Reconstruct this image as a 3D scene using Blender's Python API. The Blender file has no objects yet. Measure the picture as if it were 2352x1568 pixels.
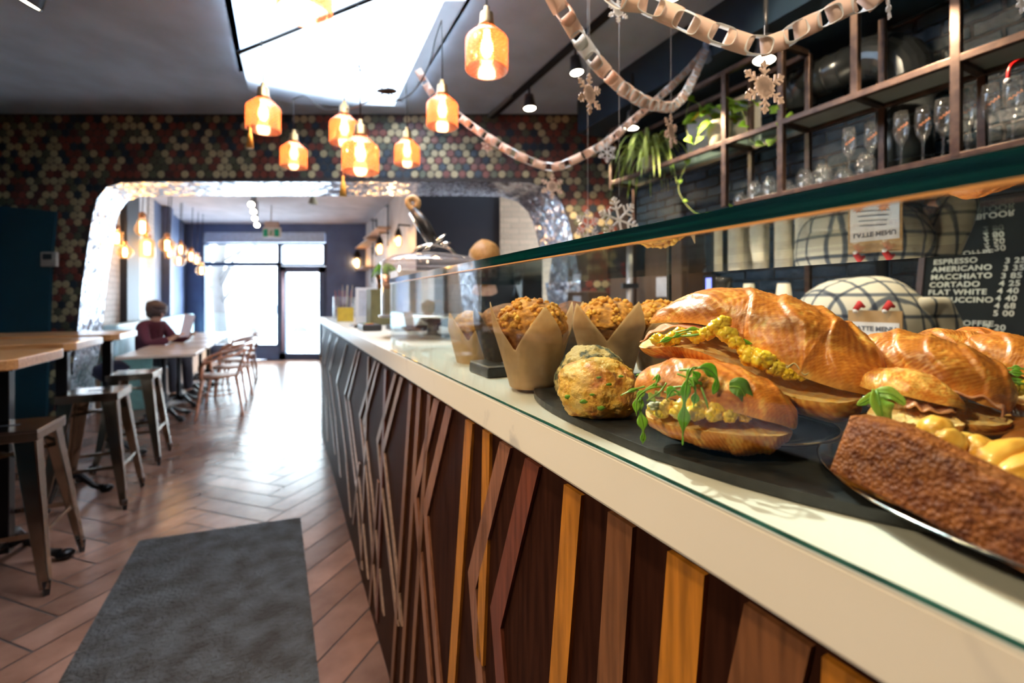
import bpy, bmesh, math, random
from mathutils import Vector, Matrix, noise
from mathutils.geometry import tessellate_polygon
random.seed(7)
sc = bpy.context.scene
COL = sc.collection
# ---------------- camera, world, exposure ----------------
F, VX, HY, CH = 1045.0, 655.0, 690.0, 1.32
PSI = math.atan((1176 - VX) / F); CS, SN = math.cos(PSI), math.sin(PSI)
cd = bpy.data.cameras.new('camera'); cam = bpy.data.objects.new('camera', cd); COL.objects.link(cam)
cam.location = (0, 0, CH); cam.rotation_euler = (math.pi / 2, 0, 0)
cd.sensor_width = 36; cd.lens = F / 2352 * 36; cd.shift_y = (HY - 784) / 2352
cd.clip_start = 0.01; cd.clip_end = 200
cd.dof.use_dof = True; cd.dof.focus_distance = 0.60; cd.dof.aperture_fstop = 3.4
sc.camera = cam
w = bpy.data.worlds.new('sky'); sc.world = w; w.use_nodes = True
bg = w.node_tree.nodes['Background']
bg.inputs['Color'].default_value = (0.80, 0.90, 1.0, 1); bg.inputs['Strength'].default_value = 15.0
sc.view_settings.view_transform = 'Standard'; sc.view_settings.look = 'None'
sc.view_settings.exposure = 0.9; sc.view_settings.gamma = 1; sc.view_settings.use_curve_mapping = False
try:
    sc.cycles.max_bounces = 10; sc.cycles.transparent_max_bounces = 24; sc.cycles.transmission_bounces = 8
    sc.cycles.sample_clamp_indirect = 6; sc.cycles.caustics_reflective = False; sc.cycles.caustics_refractive = False
    sc.cycles.use_denoising = True
except Exception: pass

def TL(t, L, z=0.0): return Vector((-SN * t + CS * L, CS * t + SN * L, z))     # t along the counter, L across, z up
def P(px, py, Y): return Vector(((px - 1176) * Y / F, Y, CH - (py - HY) * Y / F))
def PZ(px, py, z): return P(px, py, F * (CH - z) / (py - HY))
def PL(px, py, L): return P(px, py, F * L / (CS * (px - VX)))
def tl(v): return (-SN * v.x + CS * v.y, CS * v.x + SN * v.y)                    # (t, L)

def area(name, loc, target, size, watts, color, sy=None):
    l = bpy.data.lights.new(name, 'AREA'); l.energy = watts; l.color = color; l.size = size
    if sy: l.shape = 'RECTANGLE'; l.size_y = sy
    o = bpy.data.objects.new(name, l); COL.objects.link(o); o.location = loc
    o.rotation_euler = (Vector(target) - Vector(loc)).to_track_quat('-Z', 'Y').to_euler(); return o
def spot(name, loc, target, watts, color, angle=70, blend=.5, rad=.03):
    l = bpy.data.lights.new(name, 'SPOT'); l.energy = watts; l.color = color; l.spot_size = math.radians(angle)
    l.spot_blend = blend; l.shadow_soft_size = rad
    o = bpy.data.objects.new(name, l); COL.objects.link(o); o.location = loc
    o.rotation_euler = (Vector(target) - Vector(loc)).to_track_quat('-Z', 'Y').to_euler(); return o
def point(name, loc, watts, color, rad=.02):
    l = bpy.data.lights.new(name, 'POINT'); l.energy = watts; l.color = color; l.shadow_soft_size = rad
    o = bpy.data.objects.new(name, l); COL.objects.link(o); o.location = loc; return o
WARM = (1.0, .70, .38); WARMW = (1.0, .78, .52)
# daylight portals at the street front and the skylight
for nm, loc, tg, sx, sy in (('portal_front', (-5.6, 10.30, 1.5), (-5.6, 5, 1.5), 3.0, 2.6),
                            ('portal_skylight', TL(2.9, .35, 3.45), TL(2.9, .35, 0), 1.4, 2.8)):
    o = area(nm, loc, tg, sx, 1, (1, 1, 1), sy); o.data.cycles.is_portal = True
sun = bpy.data.lights.new('sun', 'SUN'); sun.energy = 3.0; sun.angle = math.radians(1.5); sun.color = (1, .96, .9)
so = bpy.data.objects.new('sun', sun); COL.objects.link(so)
so.rotation_euler = Vector((.35, -.75, -.85)).to_track_quat('-Z', 'Y').to_euler()
# counter ceiling lamps, plus added unseen fill spots for muffins and marble front
for t, L, tt, Lt, wt in ((0.20, -.36, .50, .33, 62), (1.5, -.36, 1.4, .33, 40), (1.1, -.15, .98, .50, 7), (0.2, -2.65, .40, .40, 170), (2.4, -2.65, 1.6, .31, 90)):
    spot('counter_lamp_and_fill', TL(t, L, 3.08), TL(tt, Lt, 1.1), wt, (1.0, .74, .46) if L > -1 else WARMW, 75 if L > -1 else 40, .6, .07 if L > -1 else .12)
spot('garland_fill_light', TL(.2, .30, 3.1), P(1650, 80, 1.15), 9, WARMW, 60, .8, .04)  # this and the next two: unseen spots added to brighten the paper chains
spot('garland_fill_light', TL(-1.3, .35, 3.05), P(1650, 60, 1.15), 85, (1, .84, .68), 50, .8, .05)
spot('garland_fill_light', TL(.5, -.1, 3.1), P(1400, 190, 1.6), 12, WARMW, 60, .8, .04)
for t, L in ((3.4, 2.30), (2.2, 2.30), (1.0, 2.3)):
    spot('shelf_lamp_light', TL(t, L, 2.60), TL(t - .1, 2.75, 1.2), 44, WARMW, 120, .7, .03)
spot('duct_fill_light', TL(1.3, 1.87, 3.02), TL(1.45, 2.9, 2.5), 22, WARMW, 80, .6, .03)  # unseen spot added to brighten the dark duct

# ---------------- materials ----------------
MC = {}
def mat(name, col=(.5, .5, .5), rough=.5, metal=0.0, **k):
    if name in MC: return MC[name]
    m = bpy.data.materials.new(name); m.use_nodes = True; nt = m.node_tree; b = nt.nodes['Principled BSDF']
    b.inputs['Base Color'].default_value = (*col, 1); b.inputs['Roughness'].default_value = rough; b.inputs['Metallic'].default_value = metal
    if 'coat' in k: b.inputs['Coat Weight'].default_value = k['coat']; b.inputs['Coat Roughness'].default_value = k.get('coatr', .1)
    if 'sss' in k:
        b.inputs['Subsurface Weight'].default_value = k['sss']; b.inputs['Subsurface Radius'].default_value = k.get('ssr', (.01, .005, .002)); b.inputs['Subsurface Scale'].default_value = 1.0
    if 'spec' in k: b.inputs['Specular IOR Level'].default_value = k['spec']
    N = nt.nodes; Lk = nt.links
    tc = N.new('ShaderNodeTexCoord'); mp = N.new('ShaderNodeMapping'); Lk.new(tc.outputs['Object'], mp.inputs['Vector'])
    mp.inputs['Scale'].default_value = k.get('stretch', (1, 1, 1))
    nz = N.new('ShaderNodeTexNoise'); nz.inputs['Scale'].default_value = k.get('scale', 20.0); nz.inputs['Detail'].default_value = k.get('detail', 5.0)
    nz.inputs['Distortion'].default_value = k.get('dist', 0.0)
    Lk.new(mp.outputs['Vector'], nz.inputs['Vector'])
    cr = N.new('ShaderNodeValToRGB'); Lk.new(nz.outputs['Fac'], cr.inputs['Fac'])
    c2 = k.get('col2', tuple(c * .82 for c in col)); lo, hi = k.get('range', (.35, .65))
    e = cr.color_ramp.elements; e[0].position = lo; e[0].color = (*c2, 1); e[1].position = hi; e[1].color = (*col, 1)
    if 'col3' in k:
        x = cr.color_ramp.elements.new(k.get('pos3', .8)); x.color = (*k['col3'], 1)
    out = cr.outputs['Color']
    if k.get('attr'):
        at = N.new('ShaderNodeAttribute'); at.attribute_name = 'Col'
        mx = N.new('ShaderNodeMixRGB'); mx.blend_type = 'MULTIPLY'; mx.inputs['Fac'].default_value = 1
        Lk.new(at.outputs['Color'], mx.inputs[1]); Lk.new(out, mx.inputs[2]); out = mx.outputs[0]
    Lk.new(out, b.inputs['Base Color'])
    if k.get('bump'):
        bp = N.new('ShaderNodeBump'); bp.inputs['Strength'].default_value = k['bump']; bp.inputs['Distance'].default_value = k.get('bdist', .01)
        src = nz.outputs['Fac']
        if k.get('bscale'):
            n2 = N.new('ShaderNodeTexNoise'); n2.inputs['Scale'].default_value = k['bscale']; n2.inputs['Detail'].default_value = 6
            Lk.new(mp.outputs['Vector'], n2.inputs['Vector']); src = n2.outputs['Fac']
        if k.get('vor'):
            vo = N.new('ShaderNodeTexVoronoi'); vo.inputs['Scale'].default_value = k['vor']; Lk.new(mp.outputs['Vector'], vo.inputs['Vector']); src = vo.outputs['Distance']
        Lk.new(src, bp.inputs['Height']); Lk.new(bp.outputs['Normal'], b.inputs['Normal'])
    MC[name] = m; return m
def emis(name, col, st):
    if name in MC: return MC[name]
    m = bpy.data.materials.new(name); m.use_nodes = True; nt = m.node_tree; nt.nodes.remove(nt.nodes['Principled BSDF'])
    e = nt.nodes.new('ShaderNodeEmission'); e.inputs[0].default_value = (*col, 1); e.inputs[1].default_value = st
    nt.links.new(e.outputs[0], nt.nodes['Material Output'].inputs[0]); MC[name] = m; return m
def glass(name, tint=(.97, .99, .98), ior=1.5, extra=0.0, ecol=(1, 1, 1), rough=0.0, gl=(1,1,1), bump=0):
    if name in MC: return MC[name]
    m = bpy.data.materials.new(name); m.use_nodes = True; nt = m.node_tree; N = nt.nodes; nt.nodes.remove(N['Principled BSDF'])
    tr = N.new('ShaderNodeBsdfTransparent'); tr.inputs[0].default_value = (*tint, 1)
    g = N.new('ShaderNodeBsdfGlossy'); g.inputs['Roughness'].default_value = rough; g.inputs[0].default_value = (*gl, 1)
    fr = N.new('ShaderNodeFresnel'); ge = N.new('ShaderNodeNewGeometry'); im = N.new('ShaderNodeMix')
    im.inputs[2].default_value = ior; im.inputs[3].default_value = 1 / ior      # same reflectance from both faces of the pane
    nt.links.new(ge.outputs['Backfacing'], im.inputs[0]); nt.links.new(im.outputs[0], fr.inputs[0])
    mx = N.new('ShaderNodeMixShader'); nt.links.new(fr.outputs[0], mx.inputs[0]); nt.links.new(tr.outputs[0], mx.inputs[1]); nt.links.new(g.outputs[0], mx.inputs[2])
    out = mx.outputs[0]
    if bump:
        nz = N.new('ShaderNodeTexNoise'); nz.inputs['Scale'].default_value = 40; bp = N.new('ShaderNodeBump'); bp.inputs['Strength'].default_value = bump
        nt.links.new(nz.outputs['Fac'], bp.inputs['Height']); nt.links.new(bp.outputs[0], g.inputs['Normal']); nt.links.new(bp.outputs[0], fr.inputs['Normal'])
    if extra:
        tl_ = N.new('ShaderNodeBsdfTranslucent'); tl_.inputs[0].default_value = (*ecol, 1); df = N.new('ShaderNodeBsdfDiffuse'); df.inputs[0].default_value = (*ecol, 1)
        m1 = N.new('ShaderNodeMixShader'); m1.inputs[0].default_value = .5; nt.links.new(tl_.outputs[0], m1.inputs[1]); nt.links.new(df.outputs[0], m1.inputs[2])
        m2 = N.new('ShaderNodeMixShader'); m2.inputs[0].default_value = extra; nt.links.new(out, m2.inputs[1]); nt.links.new(m1.outputs[0], m2.inputs[2]); out = m2.outputs[0]
    nt.links.new(out, N['Material Output'].inputs[0]); MC[name] = m; return m
def translucent(name, col, fac=.5, scale=30, col2=None, bump=0):
    if name in MC: return MC[name]
    m = mat(name, col, .7, scale=scale, col2=col2 or tuple(c * .9 for c in col), bump=bump); nt = m.node_tree; N = nt.nodes
    b = N['Principled BSDF']; src = b.inputs['Base Color'].links[0].from_socket
    t = N.new('ShaderNodeBsdfTranslucent'); nt.links.new(src, t.inputs[0])
    mx = N.new('ShaderNodeMixShader'); mx.inputs[0].default_value = fac
    nt.links.new(b.outputs[0], mx.inputs[1]); nt.links.new(t.outputs[0], mx.inputs[2]); nt.links.new(mx.outputs[0], N['Material Output'].inputs[0]); return m
def brickmat(name, c1, c2, mortar, bw, bh, ms=.012, rough=.5, bump=.6, axis='yz', offs=.5, rough_noise=0):
    if name in MC: return MC[name]
    m = bpy.data.materials.new(name); m.use_nodes = True; nt = m.node_tree; N = nt.nodes; b = N['Principled BSDF']; b.inputs['Roughness'].default_value = rough
    tc = N.new('ShaderNodeTexCoord'); sp = N.new('ShaderNodeSeparateXYZ'); cb = N.new('ShaderNodeCombineXYZ'); nt.links.new(tc.outputs['Object'], sp.inputs[0])
    nt.links.new(sp.outputs['XYZ'.index(axis[0].upper())], cb.inputs[0]); nt.links.new(sp.outputs['XYZ'.index(axis[1].upper())], cb.inputs[1])
    nz0 = N.new('ShaderNodeTexNoise'); nz0.inputs['Scale'].default_value = 9; nz0.inputs['Detail'].default_value = 4; nt.links.new(cb.outputs[0], nz0.inputs['Vector'])
    va = N.new('ShaderNodeVectorMath'); va.operation = 'SCALE'; va.inputs['Scale'].default_value = .03; nt.links.new(nz0.outputs['Color'], va.inputs[0])
    ad = N.new('ShaderNodeVectorMath'); ad.operation = 'ADD'; nt.links.new(cb.outputs[0], ad.inputs[0]); nt.links.new(va.outputs[0], ad.inputs[1])
    br = N.new('ShaderNodeTexBrick'); br.offset = offs; nt.links.new(ad.outputs[0], br.inputs['Vector'])
    br.inputs['Color1'].default_value = (*c1, 1); br.inputs['Color2'].default_value = (*c2, 1); br.inputs['Mortar'].default_value = (*mortar, 1)
    br.inputs['Scale'].default_value = 1; br.inputs['Brick Width'].default_value = bw; br.inputs['Row Height'].default_value = bh; br.inputs['Mortar Size'].default_value = ms
    br.inputs['Mortar Smooth'].default_value = .4
    nt.links.new(br.outputs['Color'], b.inputs['Base Color'])
    nz = N.new('ShaderNodeTexNoise'); nz.inputs['Scale'].default_value = 35; nz.inputs['Detail'].default_value = 6; nt.links.new(tc.outputs['Object'], nz.inputs['Vector'])
    mt = N.new('ShaderNodeMath'); mt.operation = 'MULTIPLY_ADD'; mt.inputs[1].default_value = -1.0; nt.links.new(br.outputs['Fac'], mt.inputs[0]); 
    m3 = N.new('ShaderNodeMath'); m3.operation = 'MULTIPLY'; m3.inputs[1].default_value = .8; nt.links.new(nz.outputs['Fac'], m3.inputs[0]); nt.links.new(m3.outputs[0], mt.inputs[2])
    bp = N.new('ShaderNodeBump'); bp.inputs['Strength'].default_value = bump; bp.inputs['Distance'].default_value = .01; nt.links.new(mt.outputs[0], bp.inputs['Height']); nt.links.new(bp.outputs[0], b.inputs['Normal'])
    MC[name] = m; return m

def liningmat():
    m = mat('silver_pebble_mosaic', (.80, .83, .88), .18, .55, scale=12); nt = m.node_tree; N = nt.nodes; b = N['Principled BSDF']
    tc = N.new('ShaderNodeTexCoord'); vo = N.new('ShaderNodeTexVoronoi'); vo.inputs['Scale'].default_value = 26; nt.links.new(tc.outputs['Object'], vo.inputs['Vector'])
    nv = N.new('ShaderNodeVectorMath'); nv.operation = 'SUBTRACT'; nv.inputs[1].default_value = (.5, .5, .5); nt.links.new(vo.outputs['Color'], nv.inputs[0])
    sc_ = N.new('ShaderNodeVectorMath'); sc_.operation = 'SCALE'; sc_.inputs['Scale'].default_value = .34; nt.links.new(nv.outputs[0], sc_.inputs[0])
    ge = N.new('ShaderNodeNewGeometry'); ad = N.new('ShaderNodeVectorMath'); ad.operation = 'ADD'; nt.links.new(ge.outputs['Normal'], ad.inputs[0]); nt.links.new(sc_.outputs[0], ad.inputs[1])
    no = N.new('ShaderNodeVectorMath'); no.operation = 'NORMALIZE'; nt.links.new(ad.outputs[0], no.inputs[0]); nt.links.new(no.outputs[0], b.inputs['Normal'])
    cr = N.new('ShaderNodeValToRGB'); cr.color_ramp.elements[0].position = .25; cr.color_ramp.elements[0].color = (.80, .84, .90, 1); cr.color_ramp.elements[1].position = .6; cr.color_ramp.elements[1].color = (.40, .40, .48, 1); nt.links.new(vo.outputs['Distance'], cr.inputs[0]); nt.links.new(cr.outputs[0], b.inputs['Base Color']); return m
M_ceil = mat('grey_ceiling_paint', (.52, .62, .74), .8, scale=3)
M_ceilb = mat('pale_ceiling_paint', (.62, .58, .60), .8, scale=3)
M_navy = mat('navy_wall_paint', (.020, .040, .065), .30, scale=5)
M_blue = mat('slate_blue_paint', (.10, .14, .26), .5, scale=4)
M_teal = mat('dark_teal_paint', (.004, .045, .065), .45, scale=4)
M_black = mat('black_paint', (.008, .010, .016), .5, scale=6)
M_iron = mat('black_cast_iron', (.012, .012, .014), .35, .6, scale=60, bump=.2, bdist=.002)
M_steel = mat('brushed_steel', (.55, .54, .52), .28, 1, scale=40, stretch=(1, 1, 8))
M_stool = mat('galvanised_gunmetal', (.42, .36, .29), .17, 1, scale=8, col2=(.34, .28, .22))
M_rust = mat('raw_steel_frame', (.11, .065, .045), .38, .6, scale=18, col2=(.055, .032, .024), bump=.2, bdist=.002)
M_duct = mat('dark_painted_duct', (.07, .08, .085), .25, .6, scale=6)
M_marble = mat('cream_marble', (.72, .68, .60), .30, scale=6, detail=9, dist=1.2, col2=(.52, .50, .47), range=(.30, .40), col3=(.74, .70, .62))
M_woodd = mat('dark_walnut', (.036, .012, .007), .45, scale=14, stretch=(6, 6, .5), col2=(.018, .006, .004), spec=.04, detail=8)
M_wood = {}
for k_, c_ in dict(orange=(.50, .19, .020), brown=(.20, .080, .032), red=(.17, .048, .026), pink=(.28, .12, .07), pale=(.34, .21, .15)).items():
    M_wood[k_] = mat(k_ + '_wood_strip', c_, .35, scale=22, stretch=(5, 5, .4), col2=tuple(v * .55 for v in c_), coat=.25, detail=8, dist=.4)
M_oak = mat('orange_oak_top', (.50, .24, .09), .30, scale=12, stretch=(.6, 6, 6), col2=(.36, .15, .05), coat=.4)
M_paletop = mat('pale_beech_top', (.60, .46, .36), .30, scale=12, stretch=(.6, 6, 6), coat=.3)
M_bent = mat('bentwood_brown', (.34, .12, .055), .35, scale=20, coat=.4)
M_white = mat('white_paint', (.75, .76, .78), .5, scale=8)
M_glass = glass('clear_pane_glass', (.96, .985, .97))
M_gtop = glass('tinted_top_glass', (.86, .92, .88))
M_gedge = mat('dark_green_glass_edge', (.001, .036, .032), .08, scale=12, col2=(.0005, .010, .013), spec=.8, coat=1, coatr=.02, stretch=(3, .4, 30))
M_gedge2 = mat('pale_green_glass_edge', (.035, .15, .12), .08, scale=30, col2=(.010, .06, .05), coat=1, coatr=.02)
M_vessel = glass('vessel_glass', (.975, .98, .98), 1.42, .02, (.8, .8, .8))
M_clear = glass('clear_acrylic', (.95, .93, .93), 1.5, .06, (.9, .8, .78))
M_brickd = brickmat('navy_painted_brick', (.016, .036, .056), (.011, .025, .042), (.005, .012, .020), .23, .078, .010, .20, 1.6)
M_brickw = brickmat('whitewashed_brick', (.62, .58, .55), (.52, .48, .45), (.42, .39, .37), .22, .075, .008, .7, .6)
M_brickb = brickmat('beige_brick', (.26, .19, .13), (.20, .145, .10), (.17, .13, .09), .22, .075, .008, .7, .6, axis='xz')
M_sheet = translucent('white_skylight_fabric', (.90, .93, .96), .75, 3)
M_copper = mat('copper', (.75, .34, .16), .25, 1, scale=20)
M_brass = mat('aged_brass_cap', (.34, .20, .08), .35, 1, scale=40)
M_bulb = emis('warm_filament', (1.0, .58, .20), 26)
M_spotface = emis('spot_lamp_face', (1.0, .86, .62), 16)
M_fil = emis('amber_filament', (1.0, .60, .22), 18)
M_bulbglass = glass('amber_bulb_glass', (1.0, .86, .66), 1.45, .06, (1, .6, .3))
M_paperp = translucent('peach_paper', (.92, .69, .55), .30, 20)
M_paperw = translucent('white_paper', (.90, .90, .88), .30, 20)
M_flake = mat('birch_ply_snowflake', (.62, .45, .34), .6, scale=50)
M_flakew = mat('white_glitter_snowflake', (.78, .76, .74), .4, scale=200, bump=.4)
M_plas = mat('black_plastic', (.015, .015, .017), .35, scale=30)
M_slate = mat('black_slate', (.028, .027, .026), .42, scale=60, bump=.35, bdist=.003, col2=(.016, .016, .016))
M_silver = mat('polished_silver', (.78, .76, .72), .10, 1, scale=30)

# ---------------- mesh builder ----------------
ROOT = {}
_ico = {}
def ico(n):
    if n not in _ico:
        b = bmesh.new(); bmesh.ops.create_icosphere(b, subdivisions=n, radius=1)
        b.verts.ensure_lookup_table(); _ico[n] = ([v.co.copy() for v in b.verts], [tuple(v.index for v in f.verts) for f in b.faces]); b.free()
    return _ico[n]
class MB:
    def __init__(s): s.v = []; s.f = []; s.c = []; s.sm = []
    def add(s, vs, fs, col=None, smooth=False):
        n = len(s.v); s.v += [Vector(v) for v in vs]; s.f += [tuple(i + n for i in f) for f in fs]; s.sm += [smooth] * len(fs)
        if col is None: s.c += [(1, 1, 1)] * len(vs)
        elif isinstance(col, list): s.c += col
        else: s.c += [col] * len(vs)
        return s
    def hexa(s, p, col=None):   # 8 points: bottom 4, top 4
        return s.add(p, [(3, 2, 1, 0), (4, 5, 6, 7), (0, 1, 5, 4), (1, 2, 6, 5), (2, 3, 7, 6), (3, 0, 4, 7)], col)
    def box(s, x0, x1, y0, y1, z0, z1, f=None, col=None):
        p = [(x0, y0, z0), (x1, y0, z0), (x1, y1, z0), (x0, y1, z0), (x0, y0, z1), (x1, y0, z1), (x1, y1, z1), (x0, y1, z1)]
        if f: p = [f(*q) for q in p]
        return s.hexa(p, col)
    def boxd(s, t0, t1, L0, L1, z0, z1, col=None): return s.box(L0, L1, t0, t1, z0, z1, lambda L, t, z: TL(t, L, z), col)
    def bar(s, a, b, w, h=None, up=(0, 0, 1), w2=None, h2=None):
        a = Vector(a); b = Vector(b); h = h or w; w2 = w if w2 is None else w2; h2 = h if h2 is None else h2; d = (b - a).normalized(); u = Vector(up)
        if abs(d.dot(u)) > .98: u = Vector((CS, SN, 0))
        sd = d.cross(u).normalized(); u = sd.cross(d).normalized()
        q = lambda c, ww, hh: [c - sd * ww / 2 - u * hh / 2, c + sd * ww / 2 - u * hh / 2, c + sd * ww / 2 + u * hh / 2, c - sd * ww / 2 + u * hh / 2]
        return s.hexa(q(a, w, h) + q(b, w2, h2))
    def tube(s, pts, r, n=8, col=None, caps=True, smooth=True):
        pts = [Vector(p) for p in pts]; rs = r if isinstance(r, (list, tuple)) else [r] * len(pts)
        vs = []; fs = []; pu = None
        for i, p in enumerate(pts):
            d = (pts[min(i + 1, len(pts) - 1)] - pts[max(i - 1, 0)]).normalized()
            if pu is None:
                u = Vector((0, 0, 1)) if abs(d.z) < .9 else Vector((1, 0, 0))
            else: u = pu
            sd = d.cross(u).normalized(); u = sd.cross(d).normalized(); pu = u
            for k in range(n):
                a = 2 * math.pi * k / n; vs.append(p + (sd * math.cos(a) + u * math.sin(a)) * rs[i])
        for i in range(len(pts) - 1):
            for k in range(n): fs.append((i * n + k, i * n + (k + 1) % n, (i + 1) * n + (k + 1) % n, (i + 1) * n + k))
        if caps: fs.append(tuple(range(n - 1, -1, -1))); fs.append(tuple((len(pts) - 1) * n + k for k in range(n)))
        return s.add(vs, fs, col, smooth)
    def lathe(s, prof, c=(0, 0, 0), n=32, col=None, fn=None, close=False, M=None, smooth=True):
        c = Vector(c); vs = []; fs = []
        for (r, z) in prof:
            for k in range(n):
                a = 2 * math.pi * k / n; q = Vector((r * math.cos(a), r * math.sin(a), z))
                if fn: q = fn(q, a)
                if M: q = M @ q
                vs.append(c + q)
        m = len(prof)
        for i in range(m - 1):
            for k in range(n): fs.append((i * n + k, i * n + (k + 1) % n, (i + 1) * n + (k + 1) % n, (i + 1) * n + k))
        if close: fs.append(tuple(range(n - 1, -1, -1))); fs.append(tuple((m - 1) * n + k for k in range(n)))
        return s.add(vs, fs, col, smooth)
    def blob(s, c, r, amp=0., fq=1., sub=3, seed=0, M=None, col=None, flat=None, smooth=True, cfn=None):
        vs, fs = ico(sub); r = Vector(r) if hasattr(r, '__len__') else Vector((r, r, r)); c = Vector(c); out = []; cols = []
        o = Vector((seed * 3.1, seed * 1.7, seed * 5.3))
        for v in vs:
            h = 1.0
            if amp: h += amp * noise.fractal(v * fq + o, 1.0, 2.0, 4)
            q = Vector((v.x * r.x, v.y * r.y, v.z * r.z)) * h
            if flat is not None and q.z < flat: q.z = flat
            if M: q = M @ q
            out.append(c + q)
            if cfn: cols.append(cfn(v, h))
        return s.add(out, fs, cols if cfn else col, smooth)
    def prism(s, poly, off, col=None):
        poly = [Vector(p) for p in poly]; off = Vector(off); n = len(poly)
        tri = tessellate_polygon([poly]); vs = poly + [p + off for p in poly]
        fs = [tuple(t) for t in tri] + [tuple(i + n for i in reversed(t)) for t in tri] + [(i, (i + 1) % n, (i + 1) % n + n, i + n) for i in range(n)]
        return s.add(vs, fs, col)
    def build(s, name, m, parent=None, label=None, loc=None, rz=0.0, bevel=0, sub=0, solid=0, recalc=True):
        if parent is not None: loc_, rz_ = ROOT[parent.name]
        else: loc_, rz_ = (Vector(loc) if loc is not None else Vector((0, 0, 0))), rz
        R = Matrix.Rotation(-rz_, 3, 'Z'); me = bpy.data.meshes.new(name)
        me.from_pydata([R @ (v - loc_) for v in s.v], [], s.f); me.materials.append(m)
        me.polygons.foreach_set('use_smooth', s.sm)
        if any(c != (1, 1, 1) for c in s.c):
            a = me.color_attributes.new('Col', 'FLOAT_COLOR', 'POINT'); a.data.foreach_set('color', [x for c in s.c for x in (*c, 1)])
        if recalc:
            bm = bmesh.new(); bm.from_mesh(me); bmesh.ops.recalc_face_normals(bm, faces=bm.faces); bm.to_mesh(me); bm.free()
        me.update()
        o = bpy.data.objects.new(name, me); COL.objects.link(o); ROOT[o.name] = (loc_, rz_)
        if parent is not None: o.parent = parent
        else: o.location = loc_; o.rotation_euler = (0, 0, rz_)
        if bevel:
            b = o.modifiers.new('bevel', 'BEVEL'); b.width = bevel; b.segments = 2; b.limit_method = 'ANGLE'; b.harden_normals = False
        if sub: b = o.modifiers.new('sub', 'SUBSURF'); b.levels = sub; b.render_levels = sub
        if solid: b = o.modifiers.new('solid', 'SOLIDIFY'); b.thickness = solid; b.offset = 0
        if label: o['label'] = label
        return o
def tag(o, label, cat, group=None, kind=None):
    o['label'] = label; o['category'] = cat
    if group: o['group'] = group
    if kind: o['kind'] = kind
    return o
def thing(name, label, cat, loc, rz=0.0, group=None):
    o = bpy.data.objects.new(name, None); COL.objects.link(o); o.empty_display_size = .05
    o.location = loc; o.rotation_euler = (0, 0, rz); ROOT[o.name] = (Vector(loc), rz); return tag(o, label, cat, group)
def struct(o, label=None):
    o['kind'] = 'structure'
    if label: o['label'] = label
    return o
def copytree(o, parent=None):
    c = o.copy(); COL.objects.link(c)
    if parent: c.parent = parent
    for ch in list(o.children): copytree(ch, c)
    return c
def place(o, loc, rz, label=None):
    o.location = loc; o.rotation_euler = (0, 0, rz)
    if label: o['label'] = label
    return o
def spline(pts, n):
    pts = [Vector(p) for p in pts]; out = []; m = len(pts) - 1
    for i in range(n):
        x = i / (n - 1) * m; k = min(int(x), m - 1); f = x - k
        p0 = pts[max(k - 1, 0)]; p1 = pts[k]; p2 = pts[k + 1]; p3 = pts[min(k + 2, m)]
        out.append(.5 * ((2 * p1) + (p2 - p0) * f + (2 * p0 - 5 * p1 + 4 * p2 - p3) * f * f + (3 * p1 - p0 - 3 * p2 + p3) * f ** 3))
    return out
def lerpl(l, u):
    x = u * (len(l) - 1); k = min(int(x), len(l) - 2); f = x - k; f = f * f * (3 - 2 * f) if False else f
    return l[k] * (1 - f) + l[k + 1] * f
# ================= SETTING =================
# floor: herringbone wood-look tiles on grout
mb = MB(); mb.boxd(-3.2, 11.6, -3.0, 3.2, -.08, -.003); struct(mb.build('floor_base', mat('grout', (.05, .032, .026), .8), rz=PSI), 'dark grout bed under the herringbone tiles').name = 'floor'
mb = MB(); wd, n_ = .15, 4
q45 = lambda a, b: ((a - b) * .70711, (a + b) * .70711)
for i in range(-90, 140):
    for j in range(-16, 17):
        for hv in (0, 1):
            x0, y0 = (i + n_ * j), (i - n_ * j)
            if hv == 0: x1, y1 = x0 + n_, y0 + 1
            else: x0 += n_; y0 += 1 - n_; x1, y1 = x0 + 1, y0 + n_
            a, b = q45((x0 + x1) / 2 * wd, (y0 + y1) / 2 * wd)
            if not (-2.9 < a < 3.1 and -1.2 < b < 11.3): continue
            g = .004; k = random.uniform(.68, 1.12); w_ = random.uniform(-.05, .05)
            cr = [q45(x * wd + sx * g, y * wd + sy * g) for x, y, sx, sy in ((x0, y0, 1, 1), (x1, y0, -1, 1), (x1, y1, -1, -1), (x0, y1, 1, -1))]
            ps = [TL(p[1], p[0], 0) for p in cr]
            mb.add(ps, [(0, 1, 2, 3)], (k * (1 + w_), k, k * (1 - w_)))
M_floor = mat('reddish_wood_tile', (.25, .130, .090), .24, scale=5, col2=(.16, .078, .052), attr=True, bump=.12, bscale=30, bdist=.004, detail=7)
struct(mb.build('floor_tiles', M_floor, rz=PSI, recalc=False), 'reddish brown herringbone floor tiles').name = 'floor_tiles'
# ceiling of the front room with the skylight opening
mb = MB()
for t0, t1, L0, L1 in ((-3.2, 1.5, -3, 3.2), (4.3, 7.6, -3, 3.2), (1.5, 4.3, -3, -.3), (1.5, 4.3, 1.0, 3.2)): mb.boxd(t0, t1, L0, L1, 3.2, 3.34)
for a in ((1.5, 4.3, -.34, -.3), (1.5, 4.3, 1.0, 1.04), (1.46, 1.5, -.34, 1.04), (4.3, 4.34, -.34, 1.04)): mb.boxd(*a, 3.2, 3.9)
struct(mb.build('ceiling', M_ceil, rz=PSI), 'dark grey painted ceiling with a skylight opening')
mb = MB(); mb.box(-9.5, 1.5, 5.2, 10.6, 3.04, 3.14); struct(mb.build('ceiling_back', M_ceilb), 'pale ceiling of the street side room')
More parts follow.
